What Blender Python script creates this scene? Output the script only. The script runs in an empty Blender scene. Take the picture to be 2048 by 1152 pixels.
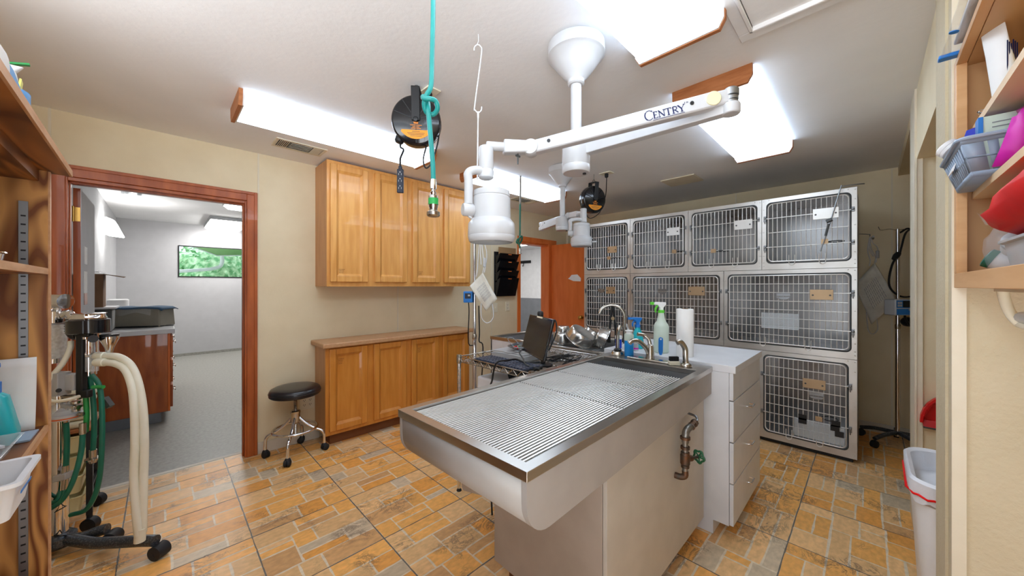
import bpy, bmesh, math, random
from mathutils import Vector, Matrix
C = bpy.context.scene
COL = C.collection
R = math.radians
# ---------------------------------------------------------------- camera
cam = bpy.data.objects.new('camera', bpy.data.cameras.new('camera'))
COL.objects.link(cam)
cam.location = (0, 0, 1.35)
cam.rotation_euler = (R(90), 0, R(45.2918 - 90))
cam.data.sensor_width = 36.0
cam.data.lens = 708.58 / 2048 * 36
cam.data.shift_y = -4.23 / 2048
cam.data.clip_start = 0.02
C.camera = cam
# ---------------------------------------------------------------- view, world, light levels
C.view_settings.view_transform = 'Standard'
C.view_settings.look = 'None'
C.view_settings.gamma = 1.0
C.view_settings.use_curve_mapping = False
C.view_settings.exposure = 0.45
C.cycles.use_denoising = True
C.cycles.max_bounces = 14
C.cycles.diffuse_bounces = 8
C.cycles.glossy_bounces = 6
C.cycles.transmission_bounces = 10
C.cycles.transparent_max_bounces = 16
C.cycles.sample_clamp_indirect = 6.0
C.cycles.caustics_reflective = False
C.cycles.caustics_refractive = False
LAMP = 5.8          # ceiling fixtures
FAR_LAMP = 15.0     # fixtures of the room beyond
world = bpy.data.worlds.new('world')
C.world = world
world.use_nodes = True
_n = world.node_tree.nodes
# added daylight fill through walls left open behind camera, brighter below to lift ceiling
_L = world.node_tree.links.new
_tc = _n.new('ShaderNodeTexCoord'); _sx = _n.new('ShaderNodeSeparateXYZ'); _cr = _n.new('ShaderNodeValToRGB')
_L(_tc.outputs['Generated'], _sx.inputs[0])
_mr = _n.new('ShaderNodeMapRange'); _mr.inputs[1].default_value = -1; _mr.inputs[2].default_value = 1
_L(_sx.outputs['Z'], _mr.inputs[0]); _L(_mr.outputs[0], _cr.inputs[0])
_cr.color_ramp.elements[0].position = 0.44; _cr.color_ramp.elements[0].color = (.90, .95, 1, 1)
_cr.color_ramp.elements[1].position = 0.52; _cr.color_ramp.elements[1].color = (.20, .225, .25, 1)
_L(_cr.outputs[0], _n['Background'].inputs[0])
_n['Background'].inputs[1].default_value = 7.0
sun = bpy.data.objects.new('sun', bpy.data.lights.new('sun', 'SUN'))
sun.data.energy = 3.0
sun.data.angle = R(1)
sun.rotation_euler = (R(-38), R(12), 0)
COL.objects.link(sun)

# ---------------------------------------------------------------- materials
def lin(c):
    return tuple(((v / 255) / 12.92 if v / 255 <= 0.04045 else ((v / 255 + 0.055) / 1.055) ** 2.4) for v in c) + (1,)
MATS = {}
def mat(name, rgb, rough=0.5, metal=0.0, rgb2=None, scale=8.0, stretch=(1, 1, 1), detail=4, bump=0.0, bscale=60, spec=0.5,
        trans=0.0, alpha=1.0, emit=0.0, ior=1.45, pos=(0.35, 0.65), coat=0.0, dist=0.0, aniso=0.0):
    m = bpy.data.materials.new(name)
    m.use_nodes = True
    nt = m.node_tree
    b = nt.nodes['Principled BSDF']
    L = nt.links.new
    b.inputs['Base Color'].default_value = lin(rgb)
    b.inputs['Roughness'].default_value = rough
    b.inputs['Metallic'].default_value = metal
    b.inputs['Specular IOR Level'].default_value = spec
    b.inputs['IOR'].default_value = ior
    b.inputs['Transmission Weight'].default_value = trans
    b.inputs['Alpha'].default_value = alpha
    b.inputs['Coat Weight'].default_value = coat
    if aniso: b.inputs['Anisotropic'].default_value = aniso
    if emit:
        b.inputs['Emission Color'].default_value = lin(rgb)
        b.inputs['Emission Strength'].default_value = emit
    tc = nt.nodes.new('ShaderNodeTexCoord')
    if rgb2 is None:
        rgb2 = tuple(max(0, v - 7) for v in rgb)
    mp = nt.nodes.new('ShaderNodeMapping')
    mp.inputs['Scale'].default_value = stretch
    L(tc.outputs['Object'], mp.inputs[0])
    nz = nt.nodes.new('ShaderNodeTexNoise')
    nz.inputs['Scale'].default_value = scale
    nz.inputs['Detail'].default_value = detail
    nz.inputs['Distortion'].default_value = dist
    L(mp.outputs[0], nz.inputs['Vector'])
    cr = nt.nodes.new('ShaderNodeValToRGB')
    cr.color_ramp.elements[0].position, cr.color_ramp.elements[1].position = pos
    cr.color_ramp.elements[0].color = lin(rgb)
    cr.color_ramp.elements[1].color = lin(rgb2)
    L(nz.outputs['Fac'], cr.inputs[0])
    L(cr.outputs[0], b.inputs['Base Color'])
    if bump:
        n2 = nt.nodes.new('ShaderNodeTexNoise')
        n2.inputs['Scale'].default_value = bscale
        n2.inputs['Detail'].default_value = 3
        L(tc.outputs['Object'], n2.inputs['Vector'])
        bp = nt.nodes.new('ShaderNodeBump')
        bp.inputs['Strength'].default_value = bump
        bp.inputs['Distance'].default_value = 0.004
        L(n2.outputs['Fac'], bp.inputs['Height'])
        L(bp.outputs[0], b.inputs['Normal'])
    MATS[name] = m
    return m
def ply(name, light, dark, sc=1.6, axis=2):
    """softwood plywood: broad flame figure"""
    m = mat(name, light, rough=0.45, rgb2=dark)
    nt = m.node_tree
    L = nt.links.new
    tc = nt.nodes['Texture Coordinate']
    mp = nt.nodes.new('ShaderNodeMapping')
    st = [1, 1, 1]; st[axis] = 0.22
    mp.inputs['Scale'].default_value = st
    L(tc.outputs['Object'], mp.inputs[0])
    n1 = nt.nodes.new('ShaderNodeTexNoise')
    n1.inputs['Scale'].default_value = sc * 4
    n1.inputs['Detail'].default_value = 2
    n1.inputs['Distortion'].default_value = 0.6
    L(mp.outputs[0], n1.inputs['Vector'])
    mu = nt.nodes.new('ShaderNodeMath'); mu.operation = 'MULTIPLY'; mu.inputs[1].default_value = 15
    L(n1.outputs['Fac'], mu.inputs[0])
    fr = nt.nodes.new('ShaderNodeMath'); fr.operation = 'PINGPONG'; fr.inputs[1].default_value = 1
    L(mu.outputs[0], fr.inputs[0])
    cr = nt.nodes.new('ShaderNodeValToRGB')
    cr.color_ramp.elements[0].position = 0.15
    cr.color_ramp.elements[1].position = 0.85
    cr.color_ramp.elements[0].color = lin(light)
    cr.color_ramp.elements[1].color = lin(dark)
    L(fr.outputs[0], cr.inputs[0])
    L(cr.outputs[0], nt.nodes['Principled BSDF'].inputs['Base Color'])
    return m

mat('ceiling_paint', (238, 238, 238), 0.9, rgb2=(234, 234, 234), bump=0.25, bscale=38, scale=3)
mat('wall_beige', (226, 212, 180), 0.75, rgb2=(221, 206, 173), bump=0.12, bscale=90, scale=5)
mat('wall_texture', (206, 193, 164), 0.75, rgb2=(200, 187, 157), bump=0.9, bscale=75, scale=5)
mat('trim_beige', (222, 213, 192), 0.6, rgb2=(216, 206, 183), bump=0.15)
mat('base_white', (214, 208, 194), 0.55)
mat('wall_grey', (188, 188, 190), 0.8, rgb2=(184, 184, 186), bump=0.05)
mat('wall_white', (226, 226, 228), 0.8)
mat('wainscot_grey', (128, 130, 136), 0.7)
mat('floor_grey', (158, 157, 150), 0.45, rgb2=(140, 139, 132), scale=40, detail=6)
mat('casing_wood', (184, 96, 42), 0.4, rgb2=(150, 70, 26), scale=5, stretch=(3, 3, 0.5), coat=0.3)
mat('casing_orange', (224, 122, 58), 0.4, rgb2=(212, 108, 46), scale=4, stretch=(3, 3, 0.6))
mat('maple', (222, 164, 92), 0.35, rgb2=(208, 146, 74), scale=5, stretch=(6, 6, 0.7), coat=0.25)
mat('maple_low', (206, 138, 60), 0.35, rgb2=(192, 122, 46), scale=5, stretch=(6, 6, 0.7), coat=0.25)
mat('maple_side', (196, 140, 86), 0.4, rgb2=(184, 126, 72), scale=5, stretch=(5, 5, 0.6), coat=0.2)
mat('laminate_tan', (190, 148, 108), 0.45, rgb2=(180, 136, 96), scale=60)
mat('toe_brown', (120, 72, 38), 0.6)
mat('oak_cap', (176, 112, 66), 0.5, rgb2=(156, 94, 50), scale=8, stretch=(4, 1, 8))
mat('pine', (218, 172, 122), 0.5, rgb2=(204, 154, 102), scale=6, stretch=(0.6, 0.6, 5))
mat('pine_pale', (232, 204, 164), 0.55, rgb2=(222, 190, 148), scale=6, stretch=(0.5, 3, 3))
mat('birch', (202, 160, 112), 0.5, rgb2=(186, 142, 94), scale=4, stretch=(1, 1, 0.4))
ply('fir_ply', (206, 150, 84), (120, 66, 26), 2.0, 2)
ply('fir_ply_top', (170, 110, 56), (96, 52, 20), 1.6, 1)
mat('fir_edge', (206, 160, 118), 0.55, rgb2=(190, 140, 96), scale=14, stretch=(3, 0.6, 3))
mat('stainless', (196, 192, 186), 0.28, metal=1.0, rgb2=(182, 178, 172), scale=3, stretch=(0.5, 0.5, 8), bump=0.02)
mat('cage_steel', (178, 177, 177), 0.28, metal=0.85, rgb2=(144, 143, 142), scale=2.5, stretch=(1, 1, 0.6))
mat('cage_frame', (208, 205, 200), 0.38, metal=0.7, rgb2=(192, 187, 180), scale=4)
mat('wire', (230, 228, 224), 0.3, metal=0.45)
mat('chrome', (224, 224, 226), 0.08, metal=1.0, rgb2=(220, 220, 222))
mat('nickel', (190, 184, 174), 0.22, metal=1.0)
mat('alu', (150, 152, 154), 0.4, metal=1.0)
mat('brass', (196, 156, 84), 0.25, metal=1.0)
mat('label_brass', (186, 158, 124), 0.45, metal=0.6)
mat('iron', (92, 86, 80), 0.5, metal=0.9, rgb2=(120, 84, 60), scale=30)
mat('galvanised', (150, 146, 140), 0.4, metal=0.9, rgb2=(120, 116, 110), scale=25)
mat('lam_white', (216, 217, 220), 0.35)
mat('lam_greige_lit', (192, 186, 176), 0.45)  # same greige laminate, painted lighter for the side facing the light
mat('bowl_steel', (206, 204, 200), 0.22, metal=0.92, rgb2=(190, 187, 182), scale=5, stretch=(1, 1, 12))
mat('key_black', (84, 90, 108), 0.35)
mat('lam_greige', (172, 160, 148), 0.5)
mat('apron_steel', (168, 162, 156), 0.55, metal=0.2)
mat('lamp_white', (190, 191, 193), 0.32, coat=0.1)
mat('lamp_cream', (214, 208, 172), 0.4)
mat('paint_white', (236, 236, 236), 0.4)
mat('black', (24, 25, 28), 0.4, rgb2=(18, 19, 22))
mat('black_gloss', (16, 17, 22), 0.18, rgb2=(12, 13, 17), coat=0.4)
mat('vinyl_black', (26, 26, 32), 0.3, rgb2=(22, 22, 27), coat=0.3)
mat('rubber', (30, 30, 33), 0.6)
mat('screen', (40, 34, 30), 0.2, rgb2=(36, 31, 28))
mat('navy', (34, 40, 56), 0.5)
mat('teal_hose', (30, 138, 134), 0.35, rgb2=(22, 124, 120))
mat('green_hose', (18, 106, 84), 0.35, rgb2=(14, 92, 74))
mat('green_plastic', (40, 150, 74), 0.4)
mat('lime', (96, 204, 60), 0.4)
mat('valve_green', (30, 92, 58), 0.45)
mat('cream_hose', (230, 228, 212), 0.4, rgb2=(222, 219, 200))
mat('cream_plastic', (232, 220, 170), 0.45)
mat('bag_clear', (236, 240, 244), 0.12, alpha=0.2, rgb2=(225, 232, 240), scale=20, bump=1.0, bscale=14)
mat('plastic_clear', (225, 232, 236), 0.1, alpha=0.3)
mat('glass', (245, 250, 250), 0.02, trans=1.0, ior=1.45)
mat('bottle_pale', (214, 228, 214), 0.3, alpha=0.8)
mat('bottle_teal', (40, 190, 200), 0.25, alpha=0.85)
mat('liquid_blue', (40, 150, 226), 0.25)
mat('blue_deep', (20, 70, 196), 0.3)
mat('blue', (36, 120, 200), 0.4)
mat('blue_box', (26, 46, 176), 0.45)
mat('sky_blue', (70, 140, 200), 0.5, rgb2=(110, 160, 205), scale=12)
mat('blue_cloth', (70, 100, 130), 0.8, bump=0.3)
mat('orange', (232, 150, 36), 0.5)
mat('orange_pipe', (214, 96, 34), 0.5)
mat('red', (226, 6, 8), 0.45, rgb2=(212, 4, 6), bump=0.3, bscale=12, spec=0.25)
mat('red_pan', (206, 22, 24), 0.35)
mat('magenta', (214, 40, 176), 0.4, rgb2=(196, 30, 160), scale=10, bump=0.4, bscale=16)
mat('paper', (238, 238, 236), 0.75)
mat('cloth_white', (226, 224, 214), 0.85, rgb2=(214, 210, 198), scale=18, bump=0.6, bscale=26)
mat('towel', (222, 212, 184), 0.9, bump=0.5, bscale=120)
mat('card_brown', (130, 100, 76), 0.8)
mat('folder_tan', (156, 122, 84), 0.7)
mat('device_taupe', (142, 136, 122), 0.45)
mat('device_grey', (176, 176, 176), 0.4)
mat('dark_grey', (74, 76, 76), 0.4)
mat('basket_blue', (150, 166, 186), 0.4)
mat('bin_white', (238, 240, 242), 0.35)
mat('liner', (226, 228, 234), 0.35, bump=0.6, bscale=30)
mat('outlet_ivory', (232, 224, 200), 0.4)
mat('soda_lime', (226, 222, 210), 0.85, rgb2=(190, 184, 170), scale=70)
mat('hammer_grey', (72, 76, 82), 0.3, metal=0.6, rgb2=(120, 124, 130), scale=180, pos=(0.5, 0.7))
mat('floor_base_grey', (120, 124, 130), 0.5)
mat('leaf_green', (96, 156, 100), 0.7, rgb2=(206, 226, 190), scale=9, pos=(0.4, 0.7))
mat('canopy_green', (150, 176, 128), 0.7)
mat('foil', (220, 222, 226), 0.15, metal=0.9, bump=1.0, bscale=60)
mat('diffuser', (222, 238, 255), 0.5, emit=LAMP, rgb2=(218, 235, 255))
mat('diffuser_side', (235, 245, 255), 0.5, emit=1.3)
mat('diffuser_far', (255, 253, 250), 0.5, emit=FAR_LAMP)
mat('text_blue', (18, 32, 84), 0.5)
mat('text_black', (60, 60, 66), 0.6)
mat('print_grey', (150, 150, 156), 0.7)
mat('ink_orange', (214, 130, 50), 0.5)
M_ = MATS

# ---------------------------------------------------------------- mesh helpers
class MB:
    def __init__(s): s.v = []; s.f = []
    def add(s, vs, fs):
        o = len(s.v); s.v += [tuple(v) for v in vs]; s.f += [tuple(i + o for i in f) for f in fs]; return s
    def box(s, x0, x1, y0, y1, z0, z1):
        return s.add([(x0, y0, z0), (x1, y0, z0), (x1, y1, z0), (x0, y1, z0), (x0, y0, z1), (x1, y0, z1), (x1, y1, z1), (x0, y1, z1)],
                     [(0, 3, 2, 1), (4, 5, 6, 7), (0, 1, 5, 4), (1, 2, 6, 5), (2, 3, 7, 6), (3, 0, 4, 7)])
    def obox(s, c, u, v, w, a, b, d):
        """oriented box: centre c, unit-ish axes u v w, half sizes a b d"""
        c = Vector(c); u = Vector(u).normalized(); v = Vector(v).normalized(); w = Vector(w).normalized()
        P = [c + u * a * i + v * b * j + w * d * k for k in (-1, 1) for j in (-1, 1) for i in (-1, 1)]
        return s.add(P, [(0, 2, 3, 1), (4, 5, 7, 6), (0, 1, 5, 4), (1, 3, 7, 5), (3, 2, 6, 7), (2, 0, 4, 6)])
    def ring(s, c, ax, r, n, ref=None):
        ax = Vector(ax).normalized()
        u = Vector(ref) if ref is not None else (Vector((0, 0, 1)) if abs(ax.z) < 0.9 else Vector((1, 0, 0)))
        u = (u - ax * u.dot(ax)).normalized(); w = ax.cross(u)
        return [Vector(c) + (u * math.cos(2 * math.pi * i / n) + w * math.sin(2 * math.pi * i / n)) * r for i in range(n)]
    def cyl(s, p0, p1, r, n=20, r2=None, caps=True):
        p0 = Vector(p0); p1 = Vector(p1); ax = p1 - p0
        r2 = r if r2 is None else r2
        a = s.ring(p0, ax, r, n); b = s.ring(p1, ax, r2, n)
        f = [(i, (i + 1) % n, n + (i + 1) % n, n + i) for i in range(n)]
        if caps: f += [tuple(range(n - 1, -1, -1)), tuple(range(n, 2 * n))]
        return s.add(a + b, f)
    def lathe(s, prof, c=(0, 0, 0), ax=(0, 0, 1), n=28, cap=True):
        """prof: (radius, height along ax)"""
        ax = Vector(ax).normalized(); c = Vector(c); vs = []; fs = []
        for r, h in prof: vs += s.ring(c + ax * h, ax, max(r, 1e-4), n)
        m = len(prof)
        for k in range(m - 1):
            for i in range(n):
                j = (i + 1) % n
                fs.append((k * n + i, k * n + j, (k + 1) * n + j, (k + 1) * n + i))
        if cap: fs += [tuple(range(n - 1, -1, -1)), tuple(range((m - 1) * n, m * n))]
        return s.add(vs, fs)
    def tube(s, pts, r, n=8, closed=False, sub=0):
        pts = [Vector(p) for p in pts]
        if sub: pts = smooth(pts, sub, closed)
        m = len(pts); vs = []; fs = []; ref = None
        for k in range(m):
            if closed: t = pts[(k + 1) % m] - pts[k - 1]
            else: t = pts[min(k + 1, m - 1)] - pts[max(k - 1, 0)]
            t = t.normalized() if t.length > 1e-9 else Vector((0, 0, 1))
            if ref is None: ref = Vector((0, 0, 1)) if abs(t.z) < 0.9 else Vector((1, 0, 0))
            ref = (ref - t * ref.dot(t))
            ref = ref.normalized() if ref.length > 1e-6 else Vector((0, 1, 0))
            vs += s.ring(pts[k], t, r, n, ref)
        for k in range(m if closed else m - 1):
            for i in range(n):
                j = (i + 1) % n; q = (k + 1) % m
                fs.append((k * n + i, k * n + j, q * n + j, q * n + i))
        if not closed: fs += [tuple(range(n - 1, -1, -1)), tuple(range((m - 1) * n, m * n))]
        return s.add(vs, fs)
    def prism(s, poly, d):
        """closed polygon (3-D points, flat) extruded by vector d"""
        n = len(poly); d = Vector(d)
        P = [Vector(p) for p in poly]
        return s.add(P + [p + d for p in P], [tuple(range(n - 1, -1, -1)), tuple(range(n, 2 * n))] + [(i, (i + 1) % n, n + (i + 1) % n, n + i) for i in range(n)])
    def sheet(s, grid, t=0.0):
        """grid of points -> surface, optional thickness along its normal"""
        h = len(grid); w = len(grid[0])
        vs = [Vector(p) for row in grid for p in row]
        fs = [(a * w + b, a * w + b + 1, (a + 1) * w + b + 1, (a + 1) * w + b) for a in range(h - 1) for b in range(w - 1)]
        return s.add(vs, fs)
    def build(s, name, m, parent=None, bevel=0.0, smooth_=True, solid=0.0, subs=0, seg=2):
        me = bpy.data.meshes.new(name)
        me.from_pydata([tuple(v) for v in s.v], [], s.f)
        bm = bmesh.new(); bm.from_mesh(me)
        bmesh.ops.recalc_face_normals(bm, faces=bm.faces); bm.to_mesh(me); bm.free()
        me.materials.append(M_[m] if isinstance(m, str) else m)
        if smooth_:
            me.polygons.foreach_set('use_smooth', [True] * len(me.polygons))
            me.set_sharp_from_angle(angle=R(38))
        o = bpy.data.objects.new(name, me); COL.objects.link(o)
        if solid:
            q = o.modifiers.new('solid', 'SOLIDIFY'); q.thickness = solid; q.offset = 0
        if bevel:
            q = o.modifiers.new('bevel', 'BEVEL'); q.width = bevel; q.segments = seg; q.limit_method = 'ANGLE'; q.angle_limit = R(40)
            q.harden_normals = False
        if subs:
            q = o.modifiers.new('sub', 'SUBSURF'); q.levels = subs; q.render_levels = subs
        if parent is not None:
            o.parent = parent
            o.matrix_parent_inverse = WINV.get(parent.name, Matrix.Identity(4))
        return o
WINV = {}
def smooth(pts, sub, closed=False):
    out = []; m = len(pts)
    for k in range(m if closed else m - 1):
        p1, p2 = pts[k], pts[(k + 1) % m]
        p0 = pts[k - 1] if (closed or k > 0) else p1 - (p2 - p1)
        p3 = pts[(k + 2) % m] if (closed or k + 2 < m) else p2 + (p2 - p1)
        for j in range(sub):
            t = j / sub
            out.append(0.5 * ((2 * p1) + (p2 - p0) * t + (2 * p0 - 5 * p1 + 4 * p2 - p3) * t * t + (3 * p1 - p0 - 3 * p2 + p3) * t ** 3))
    if not closed: out.append(pts[-1])
    return out
def thing(name, label, cat, loc=(0, 0, 0), group=None):
    o = bpy.data.objects.new(name, None); COL.objects.link(o)
    o.location = loc; o.empty_display_size = 0.05
    o['label'] = label; o['category'] = cat
    if group: o['group'] = group
    WINV[o.name] = Matrix.Translation(loc).inverted()
    return o
def tag(o, label, cat, group=None):
    o['label'] = label; o['category'] = cat
    if group: o['group'] = group
    return o
def build2(name, parts, parent=None):
    """one mesh whose pieces carry different materials: parts = [(MB, material), ...]"""
    m = MB(); cut = []
    for q, mt in parts:
        m.add(q.v, q.f); cut.append(len(m.f))
    o = m.build(name, parts[0][1], parent)
    # recover the material of each face by its place in the list
    for q, mt in parts[1:]: o.data.materials.append(M_[mt])
    for k in range(1, len(parts)):
        for i in range(cut[k - 1], cut[k]): o.data.polygons[i].material_index = k
    return o
def struct(o): o['kind'] = 'structure'; return o
def B(*a): return MB().box(*a)
def turned(root, deg):
    """rotate a finished thing about its own base"""
    root.rotation_euler = (0, 0, R(deg))
def rrect(y0, y1, z0, z1, r, x, n=4):
    """rounded rectangle in the plane X = x"""
    P = []
    for cy, cz, a0 in ((y1 - r, z1 - r, 0), (y0 + r, z1 - r, 90), (y0 + r, z0 + r, 180), (y1 - r, z0 + r, 270)):
        for k in range(n + 1):
            a = R(a0 + 90 * k / n)
            P.append((x, cy + r * math.cos(a), cz + r * math.sin(a)))
    return P
# ================================================================= ROOM SHELL
H = 2.415
rng = random.Random(7)
# ---- floor: mortared stone-look tiles
def floor_tiles():
    TX, TY, X0, Y0 = 0.4995, 0.507, 0.347, 0.304
    cols = {'gold': (240, 178, 98), 'gold2': (232, 164, 82), 'sand': (230, 186, 130), 'peach': (238, 192, 134),
            'grey': (206, 186, 156), 'brown': (212, 164, 110), 'umber': (190, 148, 108)}
    names = ['gold', 'gold2', 'sand', 'peach', 'gold', 'grey', 'gold2', 'peach', 'gold', 'gold', 'sand', 'brown', 'sand', 'gold']
    lay = [  # (x0,x1,y0,y1) rows along X, heights along Y
        [(0, .42, 0, .2), (.42, 1, 0, .13), (.42, 1, .13, .26), (0, .3, .2, .42), (.3, .42, .2, .42), (.42, .74, .26, .52), (.74, 1, .26, .4), (.74, 1, .4, .52),
         (0, .42, .42, .6), (0, .25, .6, .8), (.25, .55, .6, .8), (.42, 1, .52, .6), (.55, .78, .6, .84), (.78, 1, .6, .84), (0, .55, .8, 1), (.55, 1, .84, 1)],
        [(0, .55, 0, .24), (.55, .75, 0, .24), (.75, 1, 0, .24), (0, .26, .24, .48), (.26, .7, .24, .36), (.26, .7, .36, .48), (.7, 1, .24, .55), (0, .5, .48, .74), (.5, .7, .48, .74),
         (.7, 1, .55, .66), (.7, 1, .66, .74), (0, .2, .74, 1), (.2, .62, .74, .86), (.2, .62, .86, 1), (.62, 1, .74, 1)],
        [(0, .34, 0, .3), (.34, .8, 0, .16), (.34, .8, .16, .3), (.8, 1, 0, .3), (0, .6, .3, .46), (.6, 1, .3, .52), (0, .22, .46, .72), (.22, .6, .46, .72), (.6, .82, .52, .72), (.82, 1, .52, .72),
         (0, .48, .72, .84), (0, .48, .84, 1), (.48, .76, .72, 1), (.76, 1, .72, 1)]]
    bm = bmesh.new(); ca = bm.loops.layers.float_color.new('tone')
    def quad(x0, x1, y0, y1, z, col, jit=0.0):
        # slightly ragged outline
        n = 3
        P = []
        for k in range(n): P.append((x0 + (x1 - x0) * k / n, y0))
        for k in range(n): P.append((x1, y0 + (y1 - y0) * k / n))
        for k in range(n): P.append((x1 - (x1 - x0) * k / n, y1))
        for k in range(n): P.append((x0, y1 - (y1 - y0) * k / n))
        vs = [bm.verts.new((p[0] + rng.uniform(-jit, jit), p[1] + rng.uniform(-jit, jit), z)) for p in P]
        f = bm.faces.new(vs)
        if f.normal.z < 0: f.normal_flip()
        for l in f.loops: l[ca] = col
    base = lin((112, 106, 98))
    mort = lin((228, 212, 186))
    quad(-1.0, 4.75, -1.3, 3.562, 0.0, base)
    for i in range(-3, 10):
        for j in range(-3, 8):
            xa = X0 + TX * i; ya = Y0 + TY * j
            if ya > 3.5 or xa > 4.72: continue
            g = 0.0035
            quad(xa + g, xa + TX - g, ya + g, min(ya + TY - g, 3.562), 0.0006, mort)
            L_ = lay[rng.randrange(3)]
            fx = rng.random() < .5; fy = rng.random() < .5
            for a, b, c, d in L_:
                if fx: a, b = 1 - b, 1 - a
                if fy: c, d = 1 - d, 1 - c
                m = 0.0045
                x0 = xa + TX * a + (m if a > 0 else g); x1 = xa + TX * b - (m if b < 1 else g)
                y0 = ya + TY * c + (m if c > 0 else g); y1 = ya + TY * d - (m if d < 1 else g)
                y1 = min(y1, 3.56)
                if y1 <= y0 + .01 or x0 > 4.7: continue
                k = lin(cols[rng.choice(names)]); s = rng.uniform(.93, 1.06)
                quad(x0, x1, y0, y1, 0.0012, (k[0] * s, k[1] * s, k[2] * s, 1), 0.0022)
    me = bpy.data.meshes.new('floor'); bm.to_mesh(me); bm.free()
    m = bpy.data.materials.new('floor_tile'); m.use_nodes = True
    nt = m.node_tree; L = nt.links.new; b = nt.nodes['Principled BSDF']
    b.inputs['Roughness'].default_value = 0.42
    at = nt.nodes.new('ShaderNodeVertexColor'); at.layer_name = 'tone'
    tc = nt.nodes.new('ShaderNodeTexCoord')
    n1 = nt.nodes.new('ShaderNodeTexNoise'); n1.inputs['Scale'].default_value = 7; n1.inputs['Detail'].default_value = 9; n1.inputs['Roughness'].default_value = .72; n1.inputs['Distortion'].default_value = 1.4
    mp = nt.nodes.new('ShaderNodeMapping'); mp.inputs['Scale'].default_value = (1, 1.7, 1)
    L(tc.outputs['Object'], mp.inputs[0]); L(mp.outputs[0], n1.inputs['Vector'])
    # dark ragged veins only where a low frequency mask allows
    r1 = nt.nodes.new('ShaderNodeValToRGB'); e = r1.color_ramp.elements
    e[0].position = .455; e[0].color = (0, 0, 0, 1); e[1].position = .5; e[1].color = (1, 1, 1, 1)
    k = e.new(.545); k.color = (0, 0, 0, 1)
    L(n1.outputs['Fac'], r1.inputs[0])
    n2 = nt.nodes.new('ShaderNodeTexNoise'); n2.inputs['Scale'].default_value = 3.6; n2.inputs['Detail'].default_value = 2
    L(tc.outputs['Object'], n2.inputs['Vector'])
    r2 = nt.nodes.new('ShaderNodeValToRGB'); r2.color_ramp.elements[0].position = .52; r2.color_ramp.elements[1].position = .62
    L(n2.outputs['Fac'], r2.inputs[0])
    mu = nt.nodes.new('ShaderNodeMath'); mu.operation = 'MULTIPLY'
    L(r1.outputs[0], mu.inputs[0]); L(r2.outputs[0], mu.inputs[1])
    mu2 = nt.nodes.new('ShaderNodeMath'); mu2.operation = 'MULTIPLY'; mu2.inputs[1].default_value = .75
    L(mu.outputs[0], mu2.inputs[0])
    n3 = nt.nodes.new('ShaderNodeTexNoise'); n3.inputs['Scale'].default_value = 26; n3.inputs['Detail'].default_value = 6
    L(mp.outputs[0], n3.inputs['Vector'])
    r3 = nt.nodes.new('ShaderNodeValToRGB'); r3.color_ramp.elements[0].position = .35; r3.color_ramp.elements[0].color = (.86, .86, .86, 1); r3.color_ramp.elements[1].position = .65; r3.color_ramp.elements[1].color = (1.06, 1.06, 1.06, 1)
    L(n3.outputs['Fac'], r3.inputs[0])
    mx0 = nt.nodes.new('ShaderNodeMix'); mx0.data_type = 'RGBA'; mx0.blend_type = 'MULTIPLY'; mx0.inputs['Factor'].default_value = 1
    L(at.outputs[0], mx0.inputs['A']); L(r3.outputs[0], mx0.inputs['B'])
    mx = nt.nodes.new('ShaderNodeMix'); mx.data_type = 'RGBA'
    mx.inputs['B'].default_value = lin((92, 74, 64))
    L(mu2.outputs[0], mx.inputs['Factor']); L(mx0.outputs['Result'], mx.inputs['A'])
    L(mx.outputs['Result'], b.inputs['Base Color'])
    bp = nt.nodes.new('ShaderNodeBump'); bp.inputs['Strength'].default_value = .15; bp.inputs['Distance'].default_value = .003
    L(n3.outputs['Fac'], bp.inputs['Height']); L(bp.outputs[0], b.inputs['Normal'])
    me.materials.append(m)
    o = bpy.data.objects.new('floor', me); COL.objects.link(o); struct(o)
floor_tiles()
struct(B(-1.1, 4.9, -1.4, 3.60, -0.05, -0.001).build('floor', 'floor_base_grey'))
struct(B(-0.75, 7.6, 3.60, 9.6, -0.05, -0.001).build('floor', 'floor_grey'))
struct(B(-0.41, 0.475, 3.562, 3.60, -0.02, 0.003).build('trim_1', 'base_white'))
struct(B(-0.78, 4.8, -0.178, 3.52, H, H + .08).build('ceiling', 'ceiling_paint'))
struct(B(-0.78, 1.54, -0.62, -0.178, H, H + .08).build('ceiling', 'ceiling_paint'))
# left wall with two doorways
w = MB()
w.box(-0.78, -0.415, 3.46, 3.58, 0, H).box(-0.415, 0.478, 3.46, 3.58, 2.012, H).box(0.478, 3.575, 3.46, 3.58, 0, H)
w.box(3.575, 4.2, 3.46, 3.58, 1.965, H).box(4.2, 4.82, 3.46, 3.58, 0, H)
struct(w.build('wall_left', 'wall_beige'))
struct(B(4.70, 4.82, -1.1, 3.46, 0, H).build('wall_back', 'wall_beige'))
# right side: closet openings
w = MB()
w.box(3.2, 4.7, -1.1, -0.178, 2.338, H + .06).box(1.78, 3.2, -1.1, -0.178, 2.037, H + .06).box(1.54, 1.78, -.62, -0.178, 2.2, H + .06)
w.box(2.92, 3.2, -1.1, -0.178, 0, 2.037).box(3.195, 3.2, -1.1, -0.178, 2.037, 2.338)
w.box(1.78, 4.82, -1.2, -1.1, 0, H)
struct(w.build('wall_right', 'wall_beige'))
struct(B(1.53, 1.78, -1.2, -0.158, 0, H).build('wall_front', 'wall_texture'))
struct(B(-0.78, -0.66, 1.80, 3.46, 0, H).build('wall_camera', 'wall_beige'))
struct(B(.12, 1.53, -0.62, -0.5, 0, H).build('wall_near', 'wall_beige'))
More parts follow.
